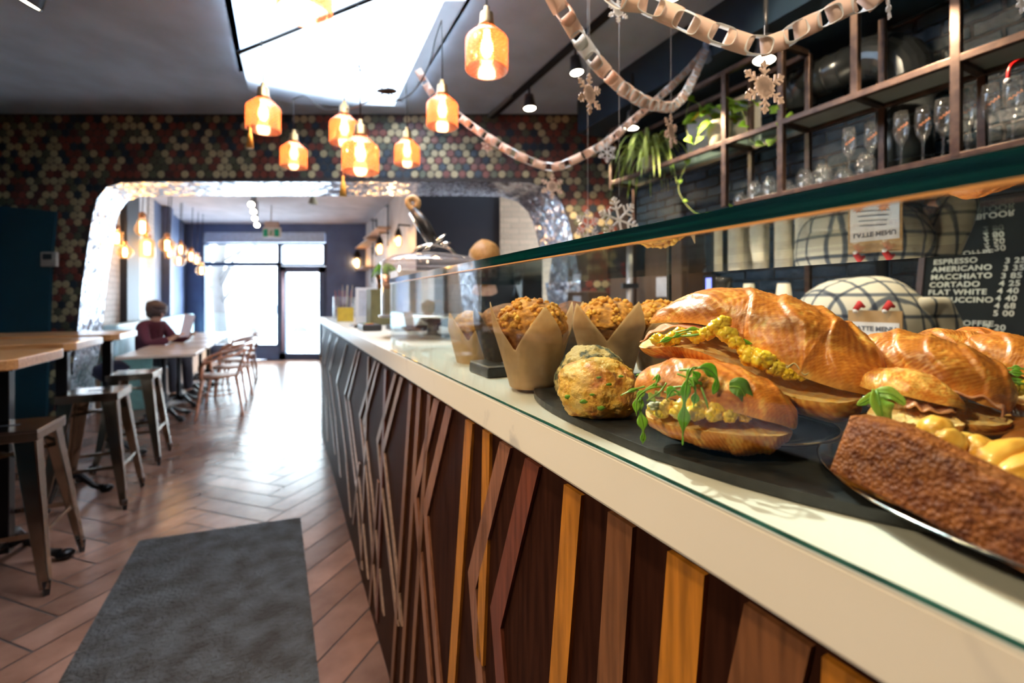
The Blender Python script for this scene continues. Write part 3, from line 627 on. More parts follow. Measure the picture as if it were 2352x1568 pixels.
# ceiling track and spots
trk = thing('lighting_track', 'black lighting track running along the front room ceiling', 'lighting track', TL(3, 1.87, 3.17), PSI)
MB().boxd(.2, 4.25, 1.855, 1.885, 3.15, 3.2).build('rail', M_iron, trk)
MB().boxd(3.7, 4.3, 1.83, 1.85, 3.16, 3.19).build('conduit', M_steel, trk)
def spotlamp(loc, aim, lb, r=.042, ln=.10, stem=.12):
    t = thing('track_spotlight', lb, 'spotlight', loc); loc = Vector(loc); d = (Vector(aim) - loc).normalized(); M = d.to_track_quat('-Z', 'Y').to_matrix()
    b = MB(); b.lathe([(0, ln), (r * .7, ln), (r * .8, ln * .6), (r, .01), (r, 0), (r * .94, 0), (r * .9, .01)], loc, 24, M=M); b.build('housing', M_plas, t)
    b = MB(); b.lathe([(0, .006), (r * .9, .006)], loc, 24, M=M); b.build('lamp_face', M_spotface, t)
    b = MB(); b.tube([loc - d * ln * .8, loc - d * ln * .8 + Vector((0, 0, stem))], .010, 8); b.build('stem', M_plas, t); return t
spotlamp(P(1325, 168, 3.26), P(1325, 168, 3.26) + Vector((.1, -.1, -1)), 'lit black spotlight on the track, the nearer one beside the garland', .050, .12, .2)
spotlamp(P(1217, 250, 3.88), P(1217, 250, 3.88) + Vector((.05, -.1, -1)), 'lit black spotlight near the far end of the track', .055, .12, .2)
spotlamp(P(1545, -8, 1.75), P(1545, -8, 1.75) + Vector((0.1, 0, -1)), 'lit spotlight just cut by the top edge above the garland', .05, .12, .3)
spotlamp(P(1755, 140, 2.28), P(1755, 140, 2.28) + Vector((-.12, -.05, -1)), 'bright spotlight over the pothos shelf', .055, .12, .22)
spotlamp(P(1450, 295, 3.3), P(1450, 295, 3.3) + Vector((-.1, 0, -1)), 'bright spotlight over the spider plant', .055, .12, .3)
spotlamp(P(62, 8, 2.4), P(62, 8, 2.4) + Vector((-.35, -.05, -.75)), 'brass coloured spotlight in the top left corner', .06, .14, .3)

# ================= BACK ROOM =================
def cafe_table():
    t = thing('cafe_table', '', 'table', (0, 0, 0), 0, 'small square cafe tables in a row')
    MB().box(-.34, .34, -.33, .33, .720, .750).build('tabletop', M_paletop, t, bevel=.004)
    b = MB(); b.lathe([(.0, .10), (.05, .10), (.035, .14), (.028, .20), (.034, .26), (.024, .30), (.024, .60), (.034, .64), (.028, .68), (.06, .715), (.0, .715)], n=16); b.build('pedestal', M_iron, t)
    b = MB()
    for k in range(4): a = math.radians(45 + 90 * k); claw(b, (0, 0, 0), (math.cos(a), math.sin(a), 0), .27, .09)
    b.build('claw_base', M_iron, t); return t
tb = cafe_table(); tt = [6.22, 7.02, 7.82, 8.62, 9.42]; nms = ['nearest the camera', 'second in the row from the camera', 'beside the reading person', 'fourth in the row, washed out by daylight', 'closest to the street window']
for i, t_ in enumerate(tt): place(tb if i == 0 else copytree(tb), TL(t_, -1.20, 0), PSI, 'small square pale topped cafe table ' + nms[i])
def chair():
    t = thing('bentwood_chair', '', 'chair', (0, 0, 0), 0, 'bentwood armchairs facing the cafe tables')   # faces -x
    b = MB(); b.lathe([(0, .438), (.19, .438), (.21, .448), (.20, .462), (0, .455)], n=28); b.build('seat', mat('brown_cane_seat', (.30, .14, .08), .5, scale=60), t)
    for sx, sy in ((-1, -1), (-1, 1), (1, -1), (1, 1)):
        b = MB(); b.tube(spline([(sx * .16, sy * .16, .44), (sx * .19, sy * .19, .25), (sx * .225, sy * .21, .0)], 8), [.019 - .001 * k for k in range(8)], 8); b.build('leg', M_bent, t)
    b = MB(); b.tube(spline([(-.17, -.20, .44), (-.16, -.25, .60), (-.05, -.275, .665), (.12, -.25, .70), (.235, -.13, .74), (.26, 0, .75), (.235, .13, .74), (.12, .25, .70), (-.05, .275, .665), (-.16, .25, .60), (-.17, .20, .44)], 36), .016, 8); b.build('arm_rail', M_bent, t)
    b = MB(); b.tube(spline([(.17, -.14, .44), (.22, -.08, .60), (.255, -.05, .74)], 8), .011, 6); b.tube(spline([(.17, .14, .44), (.22, .08, .60), (.255, .05, .74)], 8), .011, 6)
    b.tube(spline([(.235, -.12, .60), (.25, 0, .61), (.235, .12, .60)], 8), .014, 6); b.build('back_bow', M_bent, t)
    b = MB(); b.lathe([(.155, .245), (.165, .24), (.165, .255), (.155, .25)], n=28); b.build('stretcher_ring', M_bent, t); return t
chr_ = chair()
for i, t_ in enumerate(tt): place(chr_ if i == 0 else copytree(chr_), TL(t_ + .02, -.68 + .03 * (i % 2), 0), PSI + (.1, -.12, .05, -.05, .1)[i], 'brown bentwood armchair at the cafe table ' + nms[i])
bq = thing('banquette', 'pale blue banquette along the whitewashed brick wall', 'banquette', TL(8, -1.75, 0), PSI)
t_a, t_b = Yt(5.45, -1.8), Yt(10.05, -1.8)
MB().boxd(t_a, t_b, -1.99, -1.50, 0, .38).build('base', mat('warm_wood_base', (.35, .20, .12), .5), bq)
M_vin = mat('light_blue_vinyl', (.42, .62, .70), .4, scale=8)
for k in range(5): MB().boxd(t_a + k * (t_b - t_a) / 5 + .005, t_a + (k + 1) * (t_b - t_a) / 5 - .005, -1.90, -1.46, .38, .47).build('seat_cushion', M_vin, bq, bevel=.02)
for k in range(5): MB().boxd(t_a + k * (t_b - t_a) / 5 + .005, t_a + (k + 1) * (t_b - t_a) / 5 - .005, -1.94, -1.80, .47, 1.03).build('back_cushion', M_vin, bq, bevel=.02)
MB().boxd(t_a - .04, t_a, -1.94, -1.46, 0, .66).build('end_panel', mat('sage_green_panel', (.16, .32, .30), .5), bq, label='sage green end panel')
# exit sign
ex = thing('exit_sign', 'green running man exit sign hanging from the ceiling over the door', 'exit sign', P(622, 530, 8.2)); b = MB(); Ye = 8.2
a_, c_ = P(603, 545, Ye), P(643, 522, Ye); b.box(a_.x, c_.x, Ye, Ye + .05, a_.z, c_.z); b.build('housing', M_white, ex, bevel=.005)
g_ = mat('exit_green', (.0, .42, .25), .4)
a_, c_ = P(605, 543, Ye), P(641, 526, Ye)
MB().box(a_.x, P(615, 0, Ye).x, Ye - .004, Ye - .001, a_.z, c_.z).build('green_panel', g_, ex); MB().box(P(630, 0, Ye).x, c_.x, Ye - .004, Ye - .001, a_.z, c_.z).build('green_panel', g_, ex)
b = MB(); s_ = Ye / F; m_ = P(622.5, 534.5, Ye - .003); f_ = lambda x, z: m_ + Vector((x * s_, 0, z * s_))
b.blob(f_(1, 5.5), 1.5 * s_, sub=2); b.tube([f_(.5, 3.5), f_(-.5, -1)], 1.2 * s_, 6); b.tube([f_(-.5, -1), f_(2, -3.5), f_(1.5, -7)], .8 * s_, 6); b.tube([f_(-.5, -1), f_(-2.5, -4), f_(-5, -5)], .8 * s_, 6); b.tube([f_(.5, 3), f_(3, 1), f_(4.5, 2)], .6 * s_, 6); b.tube([f_(.5, 3), f_(-2.5, 2), f_(-3.5, 0)], .6 * s_, 6)
b.build('running_figure', g_, ex)
a_, c_ = P(607, 522, Ye), P(638, 508, Ye); b = MB(); b.box(a_.x, c_.x, Ye, Ye + .06, a_.z, c_.z); b.build('mounting_box', mat('pinkish_box', (.55, .45, .42), .6), ex, bevel=.005)
b = MB(); b.tube([P(622, 508, Ye + .03), Vector((P(622, 0, Ye).x, Ye + .03, 3.04))], .012, 6); b.build('stem', M_white, ex)
for px, py, Y, lb in ((577, 470, 6.3, 'topmost'), (582, 486, 6.8, 'second from the top'), (585, 502, 7.3, 'third from the top'), (590, 517, 7.8, 'lowest')):
    c = P(px, py, Y); spotlamp(c, c + Vector((.3, -.8, -.5)), f'{lb} of the small spotlights in line before the exit sign', .045, .11, 3.03 - c.z if 3.03 - c.z > .05 else .05)
cn = thing('cone_pendant', 'small olive cone lamp under the arch lining', 'lamp', P(719, 466, 5.6)); c = P(719, 468, 5.6)
b = MB(); b.lathe([(.012, .13), (.02, .10), (.05, .02), (.055, 0), (.045, 0)], c, 16); b.build('shade', mat('olive_metal', (.30, .27, .18), .5), cn); b = MB(); b.tube([c + Vector((0, 0, .12)), Vector((c.x, c.y, 3.045))], .012, 6); b.build('stem', M_iron, cn)
# filament bulbs over the banquette
bulbs = [(268, 545, 5.5, 'tube', 40, 'half hidden behind the arch lining'), (287, 578, 5.6, 'globe', 34, 'globe low before the dark pilaster'), (327, 520, 6.0, 'drop', 46, 'large drop at the top beside the white pilaster'), (338, 568, 6.2, 'tube', 50, 'long tube just under the large drop'),
         (384, 562, 7.2, 'globe', 38, 'clear round one in the middle'), (390, 578, 7.4, 'tube', 32, 'tube touching the clear round one'), (415, 572, 8.0, 'globe', 28, 'round one right of the middle'), (411, 598, 8.0, 'globe', 28, 'lowest round one'), (439, 588, 8.4, 'tube', 28, 'tube near the window, left one'),
         (452, 596, 8.8, 'tube', 24, 'tube nearest the window frame'), (463, 620, 9.0, 'globe', 26, 'round one overlapping the window')]
for px, py, Y, kd, hp, lb in bulbs:
    s_ = Y / F; c = P(px, py, Y); t = thing('filament_bulb', 'hanging glowing filament bulb, ' + lb, 'light bulb', c, 0, 'filament bulbs over the banquette'); h = hp * s_
    prof = {'tube': [(0, -.5), (.22, -.48), (.30, -.40), (.30, .30), (.14, .45)], 'globe': [(0, -.5), (.25, -.44), (.44, -.2), (.46, 0), (.40, .2), (.2, .38), (.14, .5)], 'drop': [(0, -.5), (.22, -.44), (.34, -.25), (.30, 0), (.18, .3), (.13, .5)]}[kd]
    b = MB(); b.lathe([(r * h, z * h) for r, z in prof], c, 20); b.build('glass_bulb', M_bulbglass, t)
    b = MB(); b.lathe([(0, -.34 * h), (.10 * h, -.32 * h), (.11 * h, .22 * h), (0, .26 * h)], c, 12); b.build('filament', M_fil, t)
    b = MB(); b.lathe([(.15 * h, .45 * h), (.16 * h, .62 * h), (.08 * h, .72 * h), (0, .74 * h)], c, 14); b.build('socket', M_copper, t)
    b = MB(); b.tube([c + Vector((0, 0, .72 * h)), Vector((c.x + .03, c.y, 3.035))], .006, 6); b.build('cord', M_cord, t)
    if kd != 'globe' or px in (287, 415): point('bulb_light', c, 4, (1, .6, .28), .03)
# pipe wall lamps and little shelves on the right white wall
LW = 1.60
for i, (px, py, lb) in enumerate(((915, 552, 'largest, nearest the black wall'), (872, 570, 'middle one under the board'), (820, 602, 'farthest, near the window'))):
    c = PL(px, py, LW - .16); s_ = c.y / F; t = thing('pipe_wall_lamp', 'black pipe wall lamp with a glowing bulb, ' + lb, 'wall lamp', c, 0, 'pipe lamps on the white wall')
    b = MB(); b.lathe([(0, -16 * s_), (6 * s_, -14 * s_), (9 * s_, -4 * s_), (8 * s_, 6 * s_), (4 * s_, 14 * s_)], c, 16); b.build('glass_bulb', M_bulbglass, t)
    b = MB(); b.lathe([(0, -12 * s_), (3.5 * s_, -10 * s_), (4 * s_, 4 * s_), (0, 8 * s_)], c, 12); b.build('filament', M_fil, t)
    b = MB(); b.lathe([(9 * s_, 10 * s_), (7 * s_, 18 * s_), (4 * s_, 26 * s_), (0, 28 * s_)], c, 14); b.build('socket', M_iron, t)
    wl = PL(px, py, LW); b = MB(); tc_, _ = tl(c); zt = c.z + 36 * s_
    b.tube([c + Vector((0, 0, 26 * s_)), Vector((c.x, c.y, zt)), TL(tc_, LW + .01, zt)], .014, 8); b.build('pipe_arm', M_iron, t)
    point('wall_lamp_light', c + TL(0, -.05, 0), 5, (1, .62, .30), .03)
for i, ((x0, y0), (x1, y1), lb) in enumerate((((895, 532), (858, 545), 'upper pink lit wall shelf board'), ((868, 560), (828, 572), 'middle pink lit wall shelf board'), ((858, 617), (828, 624), 'lowest wall shelf board'))):
    A = PL(x0, y0, LW); B_ = PL(x1, y1, LW); z = (A.z + B_.z) / 2; ta, tb_ = tl(A)[0], tl(B_)[0]
    t = thing('wall_shelf', lb + ' on black pipe brackets', 'shelf', TL(ta, LW, z), PSI)
    MB().boxd(ta, tb_, LW - .20, LW + .015, z, z + .03).build('board', mat('raw_pine', (.62, .42, .30), .5, scale=10), t)
    for q in (ta + .05, tb_ - .05): MB().tube([TL(q, LW - .02, z - .30), TL(q, LW - .02, z + .42), TL(q + .22, LW - .02, z + .42)], .013, 8).build('pipe_bracket', M_iron, t)

# ================= PEOPLE =================
def skin(name, verts, edges, m, parent, lvl=2, rootv=0):
    loc_, rz_ = ROOT[parent.name]; R = Matrix.Rotation(-rz_, 3, 'Z'); me = bpy.data.meshes.new(name)
    me.from_pydata([R @ (Vector(v[:3]) - loc_) for v in verts], edges, []); me.materials.append(m)
    o = bpy.data.objects.new(name, me); COL.objects.link(o); o.parent = parent; ROOT[o.name] = (loc_, rz_)
    md = o.modifiers.new('skin', 'SKIN'); md.use_smooth_shade = True
    if not me.skin_vertices: return o
    for i, v in enumerate(verts):
        r = v[3]; me.skin_vertices[0].data[i].radius = (r, r) if not isinstance(r, tuple) else r
    me.skin_vertices[0].data[rootv].use_root = True
    s = o.modifiers.new('sub', 'SUBSURF'); s.levels = lvl; s.render_levels = lvl; return o
M_skin = mat('skin', (.62, .36, .26), .5, sss=.1, scale=30)
def person(label, base, J, skinm, tops, legs_m, hairm, hair, group=None, rz=0, bs=1.0):
    """J: joint positions relative to base in metres (x right of photo, y away, z up)"""
    t = thing('person', label, 'person', base, rz); Bv = Vector(base)
    g = lambda k: tuple(Bv + Vector(J[k]))
    V = []; E = []
    def chain(keys, rs, start=None):
        pr = start
        for k, r in zip(keys, rs):
            V.append((*g(k), r * (bs if k in ('pelvis', 'waist', 'chest') or k[:2] in ('sh', 'el') else 1))); i = len(V) - 1
            if pr is not None: E.append((pr, i))
            pr = i
        return pr
    chain(['pelvis', 'waist', 'chest', 'neck', 'headb', 'head', 'headt'], [.10, .10, .11, .052, .060, .088, .070])
    ch_i = 2
    for s in ('l', 'r'):
        e_ = chain(['sh' + s, 'el' + s, 'wr' + s, 'pa' + s], [.055, .042, .028, .030], ch_i)
        wr = Vector(g('wr' + s)); pa = Vector(g('pa' + s)); d = (pa - wr).normalized(); sd = d.cross(Vector((0, 0, 1))).normalized(); up = sd.cross(d)
        for k, (o_, ln) in enumerate(((-.027, .058), (-.009, .070), (.009, .068), (.027, .052))):
            b0 = pa + d * .030 + sd * o_; b1 = b0 + d * ln * .55 - up * .006; b2 = b1 + d * ln * .35 - up * .022
            n = len(V); V.append((*b0, .009)); V.append((*b1, .0085)); V.append((*b2, .007)); E += [(e_, n), (n, n + 1), (n + 1, n + 2)]
        b0 = wr + d * .03 - sd * .035; b1 = b0 + d * .035 - sd * .018; n = len(V); V.append((*b0, .011)); V.append((*b1, .009)); E += [(e_ - 1, n), (n, n + 1)]
        if 'kn' + s in J: chain(['hip' + s, 'kn' + s, 'an' + s, 'to' + s], [.085, .06, .042, .035], 0)
    skin('body', V, E, skinm, t)
    hd = Vector(g('head')); fw = Vector(J.get('face', (1, 0, 0))).normalized(); sd = fw.cross(Vector((0, 0, 1))).normalized()
    b = MB(); Mh = Matrix((fw, sd, Vector((0, 0, 1)))).transposed()
    b.blob(hd + fw * .095 - Vector((0, 0, .012)), (.020, .014, .026), sub=2, M=Mh); b.build('nose', skinm, t)
    for s in (-1, 1):
        b = MB(); b.blob(hd + sd * s * .085 - Vector((0, 0, .01)), (.018, .010, .030), sub=2, M=Mh); b.build('ear', skinm, t)
        b = MB(); b.blob(hd + fw * .078 + sd * s * .032 + Vector((0, 0, .01)), (.012, .014, .008), sub=2, M=Mh); b.build('eye', mat('dark_eye', (.05, .03, .03), .3), t)
    b = MB(); b.blob(hd + fw * .082 - Vector((0, 0, .055)), (.010, .026, .008), sub=2, M=Mh); b.build('mouth', mat('lips', (.5, .2, .18), .5), t)
    b = MB()
    for (o_, r_) in hair: b.blob(hd + fw * o_[0] + sd * o_[1] + Vector((0, 0, o_[2])), r_, .10, 2.2, 3, M=Mh)
    b.build('hair', hairm, t)
    V = []; E = []
    for keys, rs, st in tops[0]:
        pr = st
        for k, r in zip(keys, rs):
            V.append((*g(k), r)); 
            if pr is not None: E.append((pr, len(V) - 1))
            pr = len(V) - 1
    skin(tops[1], V, E, tops[2], t)
    if legs_m:
        V = []; E = []; V.append((*g('pelvis'), .125))
        for s in ('l', 'r'):
            pr = 0
            for k, r in (('hip' + s, .098), ('kn' + s, .075), ('an' + s, .055)):
                V.append((*g(k), r)); E.append((pr, len(V) - 1)); pr = len(V) - 1
        skin('trousers', V, E, legs_m, t)
        for s in ('l', 'r'):
            b = MB(); a0 = Vector(g('an' + s)); a1 = Vector(g('to' + s)); b.tube([a0 - Vector((0, 0, .02)), (a0 + a1) / 2, a1], [.045, .050, .035], 12); b.build('shoe', M_plas, t)
    return t
sw = mat('maroon_sweater', (.085, .012, .026), .9, scale=80, bump=.3, bdist=.004)
base = TL(Yt(6.05, -1.55), -1.55, 0) + Vector((-.10, 0, 0))
Jp = dict(pelvis=(0, 0, .56), waist=(.02, 0, .72), chest=(.06, -.01, .90), neck=(.10, -.01, 1.05), headb=(.125, -.01, 1.08), head=(.145, -.01, 1.165), headt=(.145, -.01, 1.205), face=(.9, -.35, -.25),
          shl=(.07, .17, .97), ell=(.22, .22, .76), wrl=(.44, .16, .84), pal=(.50, .13, .87), shr=(.07, -.19, .97), elr=(.20, -.25, .75), wrr=(.43, -.17, .82), par=(.49, -.14, .86),
          hipl=(.06, .10, .53), knl=(.44, .12, .54), anl=(.46, .12, .10), tol=(.60, .12, .045), hipr=(.06, -.10, .53), knr=(.44, -.12, .54), anr=(.44, -.12, .10), tor=(.58, -.12, .045))
person('person in a maroon sweater with short dark hair, seated on the banquette reading a paper', base, Jp, M_skin,
       ([(['pelvis', 'waist', 'chest', 'neck'], [.150, .150, .150, .075], None), (['shl', 'ell', 'wrl'], [.085, .065, .048], 2), (['shr', 'elr', 'wrr'], [.085, .065, .048], 2)], 'sweater', sw),
       mat('dark_trousers', (.03, .03, .045), .8), mat('dark_brown_hair', (.040, .018, .016), .6, scale=60), [((-.030, 0, .035), (.128, .118, .118)), ((-.06, 0, -.03), (.09, .10, .09)), ((.03, 0, .09), (.10, .09, .045))])
rp = thing('newspaper', 'pinkish folded paper held up by the person in maroon', 'newspaper', base + Vector((.56, -.14, .84)))
b = MB()
pc = base + Vector((.56, 0, .0)); b.prism([pc + Vector(v) for v in ((-.05, -.12, .84), (.02, -.22, .84), (.09, -.22, 1.14), (.02, -.12, 1.15))], (.004, .004, 0)); b.build('cover_page', translucent('pinkish_paper', (.60, .36, .30), .3), rp)
b = MB(); b.prism([pc + Vector(v) for v in ((-.05, -.12, .84), (-.06, .08, .84), (.01, .09, 1.12), (.02, -.12, 1.15))], (.004, .004, 0)); b.build('inner_page', translucent('pale_paper', (.50, .42, .44), .3), rp)
bp_ = thing('dark_bag', 'dark navy bag beside the seated person on the banquette', 'bag', TL(6.35, -1.62, .47)); b = MB(); b.blob(TL(6.25, -1.66, .57), (.16, .13, .12), .15, 2, 3); b.build('bag_body', mat('navy_cloth', (.015, .02, .05), .8), bp_)
# blonde staff member seen from behind
bl = TL(Yt(3.1, 1.22), 1.22, 0)
Jb = dict(pelvis=(0, 0, .95), waist=(0, 0, 1.10), chest=(0, 0, 1.30), neck=(0, 0, 1.46), headb=(0, .02, 1.50), head=(0, .02, 1.60), headt=(0, .02, 1.65), face=(.2, 1, 0),
          shl=(-.17, 0, 1.38), ell=(-.22, .08, 1.12), wrl=(-.16, .28, 1.05), pal=(-.14, .33, 1.05), shr=(.17, 0, 1.38), elr=(.22, .08, 1.12), wrr=(.16, .28, 1.05), par=(.14, .33, 1.05),
          hipl=(-.09, 0, .90), knl=(-.10, .02, .50), anl=(-.10, -.02, .09), tol=(-.10, .12, .04), hipr=(.09, 0, .90), knr=(.10, .02, .50), anr=(.10, -.02, .09), tor=(.10, .12, .04))
person('person with blond hair in a black top, standing behind the counter facing away', bl, Jb, M_skin,
       ([(['pelvis', 'waist', 'chest', 'neck'], [.150, .135, .150, .070], None), (['shl', 'ell', 'wrl'], [.075, .055, .040], 2), (['shr', 'elr', 'wrr'], [.075, .055, .040], 2)], 'black_top', mat('black_cotton', (.012, .012, .015), .85)),
       mat('dark_trousers', (.03, .03, .045), .8), mat('blond_hair', (.55, .28, .08), .5, scale=30, stretch=(8, 8, .6), col2=(.30, .13, .03)), [((-.01, 0, .03), (.115, .105, .105)), ((-.06, 0, -.07), (.07, .10, .13))])
# bending barista in a checked shirt
def checks():
    m = bpy.data.materials.new('checked_shirt'); m.use_nodes = True; nt = m.node_tree; N = nt.nodes; b = N['Principled BSDF']; b.inputs['Roughness'].default_value = .85
    tc = N.new('ShaderNodeTexCoord'); out = None
    for ax, ph in ((0, 0), (1, .3), (2, .6)):
        w1 = N.new('ShaderNodeTexWave'); w1.bands_direction = 'XYZ'[ax]; w1.inputs['Scale'].default_value = 3.6; w1.inputs['Phase Offset'].default_value = ph; w1.inputs['Distortion'].default_value = .4; nt.links.new(tc.outputs['Object'], w1.inputs['Vector'])
        r = N.new('ShaderNodeValToRGB'); r.color_ramp.elements[0].position = .90; r.color_ramp.elements[0].color = (1, 1, 1, 1); r.color_ramp.elements[1].position = .97; r.color_ramp.elements[1].color = (.16, .20, .30, 1); nt.links.new(w1.outputs['Fac'], r.inputs[0])
        if out is None: out = r.outputs[0]
        else:
            mx = N.new('ShaderNodeMixRGB'); mx.blend_type = 'MULTIPLY'; mx.inputs[0].default_value = 1; nt.links.new(out, mx.inputs[1]); nt.links.new(r.outputs[0], mx.inputs[2]); out = mx.outputs[0]
    mx = N.new('ShaderNodeMixRGB'); mx.blend_type = 'MULTIPLY'; mx.inputs[0].default_value = 1; mx.inputs[1].default_value = (.58, .54, .42, 1); nt.links.new(out, mx.inputs[2]); nt.links.new(mx.outputs[0], b.inputs['Base Color']); return m
M_chk = checks(); bb = P(1985, 700, 2.0); bb.z = 0
def jr(t_, L_, z_): v = TL(t_, L_, z_); return (v.x, v.y, v.z)
Jc = dict(pelvis=jr(0, -.20, 1.00), waist=jr(0, -.10, 1.22), chest=jr(0, .04, 1.345), neck=jr(0, .22, 1.20), headb=jr(0, .26, 1.15), head=jr(0, .32, 1.05), headt=jr(0, .34, 1.01), face=jr(0, .5, -.8),
          shl=jr(.19, .12, 1.28), ell=jr(.26, .20, 1.02), wrl=jr(.15, .34, .99), pal=jr(.12, .38, .99), shr=jr(-.19, .12, 1.28), elr=jr(-.26, .20, 1.02), wrr=jr(-.15, .34, .99), par=jr(-.12, .38, .99),
          hipl=jr(.09, -.22, .94), knl=jr(.10, -.16, .50), anl=jr(.10, -.22, .09), tol=jr(.10, -.09, .04), hipr=jr(-.09, -.22, .94), knr=jr(-.10, -.16, .50), anr=jr(-.10, -.22, .09), tor=jr(-.10, -.09, .04))
person('person in a cream shirt with navy checks bending over behind the pastry case', bb, Jc, M_skin,
       ([(['pelvis', 'waist', 'chest', 'neck'], [.16, .185, .205, .10], None), (['shl', 'ell', 'wrl'], [.085, .065, .045], 2), (['shr', 'elr', 'wrr'], [.085, .065, .045], 2)], 'checked_shirt', M_chk),
       mat('dark_trousers', (.03, .03, .045), .8), mat('dark_brown_hair', (.04, .02, .016), .6), [((-.03, 0, .02), (.11, .10, .10))], bs=.55)

b = MB(); b.blob(bb + Vector(jr(0, -.04, 1.215)), (.245, .25, .215), .06, 1.2, 4, seed=3, M=Matrix.Rotation(PSI + math.pi / 2, 3, 'Z')); pb = [o for o in bpy.data.objects if o.name.startswith('person') and 'checks' in o.get('label', '')][0]; b.build('shirt_back', M_chk, pb)
# ================= STEEL SHELF AND BACK BAR =================
sh = thing('hanging_shelf', 'long raw steel and glass shelf frame in front of the navy brick wall', 'shelf', TL(1.5, 2.6, 1.92), PSI)
LFt, LBk, ZS, ZL, ZTp = 2.5, 2.75, 2.32, 1.915, 2.765
tp = lambda px, L: tl(PL(px, 500, L))[0]
tE = tp(1405, LFt); tN = .20
posts = [(1405, ZS - .05, ZTp), (1665, ZL, ZTp), (1795, ZL, ZTp), (1965, ZS, 3.19), (2197, ZL, 3.19)]
for px, z0, z1 in posts:
    t_ = tp(px, LFt); MB().boxd(t_ - .017, t_ + .017, LFt - .017, LFt + .017, z0, z1).build('post', M_rust, sh, bevel=.003)
for px, z0, z1 in ((1405, .93, ZTp), (1665, ZL, ZTp), (1795, .93, ZTp), (1965, ZL, ZTp), (2197, ZL, ZS)):
    t_ = tp(px, LFt); MB().boxd(t_ - .015, t_ + .015, LBk - .015, LBk + .015, z0, z1).build('post', M_rust, sh, bevel=.003)
t18 = tp(1795, LFt)
for (a, c, L, z) in ((tN, tE, LFt, ZS), (tN, tE, LBk, ZS), (t18, tE, LFt, ZTp), (tN, tp(1690, LFt), LFt, ZL), (tN, tp(1690, LFt), LBk, ZL), (t18, tE, LBk, ZTp)):
    MB().boxd(a, c, L - .016, L + .016, z - .016, z + .016).build('rail', M_rust, sh, bevel=.003)
for px, z in ((1405, ZS), (1665, ZS), (1795, ZS), (1405, ZTp), (1795, ZTp), (1965, ZS), (2197, ZS), (1690, ZL), (1795, ZL), (2197, ZL)):
    t_ = tp(px, LFt); MB().boxd(t_ - .014, t_ + .014, LFt + .017, LBk - .017, z - .014, z + .014).build('crossbar', M_rust, sh)
M_frost = mat('pale_shelf_board', (.55, .56, .54), .5, scale=6)
MB().boxd(t18 + .02, tE - .02, LFt + .018, LBk - .018, ZS + .012, ZS + .020).build('glass_board', glass('greenish_shelf_glass', (.75, .88, .84), 1.5, .15, (.35, .45, .42)), sh, label='greenish glass shelf board')
MB().boxd(tN, t18 - .02, LFt + .018, LBk - .018, ZS + .006, ZS + .016).build('board', M_frost, sh, label='pale shelf board')
MB().boxd(tN, tp(1700, LFt), LFt + .018, LBk - .018, ZL + .006, ZL + .014).build('glass_board', glass('greenish_shelf_glass'), sh)
MB().boxd(tp(1650, LBk) - .3, tp(1560, LBk) - .05, LBk + .03, LBk + .035, ZS + .05, ZTp - .05).build('back_sheet', mat('pale_sheet', (.62, .62, .56), .6), sh, label='pale sheet behind the plants')
# duct
du = thing('ventilation_duct', 'dark round ventilation duct bending down the brick wall', 'duct', TL(1.4, 2.88, 2), PSI)
LD = 2.90; A = PL(1838, 205, LD); B_ = PL(1985, 132, LD); zd = (A.z + B_.z) / 2; ta, tb_ = tl(A)[0], tl(B_)[0]; r = .105
b = MB(); b.tube([TL(ta, LD, zd - .14), TL(ta, LD, zd - .02), TL(ta - .03, LD, zd)], [r * .9, r, r], 24); b.tube([TL(ta, LD, zd), TL(tb_, LD, zd)], r, 28)
for k in range(5): t_ = ta + (tb_ - ta) * k / 4.0; b.tube([TL(t_ - .006, LD, zd), TL(t_ + .006, LD, zd)], r + .006, 28)
b.build('horizontal_pipe', M_duct, du)
b = MB(); R_ = .20; pts = [TL(tb_ - R_ * math.sin(a), LD, zd - R_ * (1 - math.cos(a))) for a in [k * math.pi / 10 for k in range(6)]]
b.tube(pts, r + .012, 24, smooth=False); b.build('elbow', M_duct, du)
b = MB(); t_ = tb_ - R_; b.tube([TL(t_, LD, zd - R_ + .02), TL(t_, LD, 1.93)], r, 28)
for z_ in (zd - .40, zd - .46, zd - .62): b.tube([TL(t_, LD, z_), TL(t_, LD, z_ - .012)], r + .007, 28)
b.build('vertical_pipe', M_duct, du)
tag(MB().tube([TL(tp(2022, 2.95), 2.97, .95), TL(tp(2022, 2.95), 2.97, 2.62)], .03, 12).build('black_pipe', M_plas), 'thin black pipe beside the vertical duct', 'pipe')
# back bar cabinets
bk = thing('back_bar', 'dark wood back bar cabinet run below the shelf', 'cabinet', TL(1.5, 2.7, 0), PSI)
M_bw = mat('dull_brown_wood', (.11, .065, .038), .5, scale=8, stretch=(4, 4, .5))
MB().boxd(-.6, 3.48, 2.38, 3.09, .08, .88).build('body', M_bw, bk); MB().boxd(-.6, 3.48, 2.34, 3.09, .88, .92).build('worktop', M_steel, bk)
for k in range(6): MB().boxd(-.55 + k * .69, min(.10 + k * .69, 3.47), 2.365, 2.38, .12, .85).build('door', M_bw, bk, bevel=.003)
MB().boxd(2.55, 3.5, 2.80, 3.05, .92, 1.60).build('tall_cabinet', M_bw, bk); MB().boxd(3.0, 3.5, 2.55, 2.8, .92, 1.25).build('side_box', M_plas, bk)
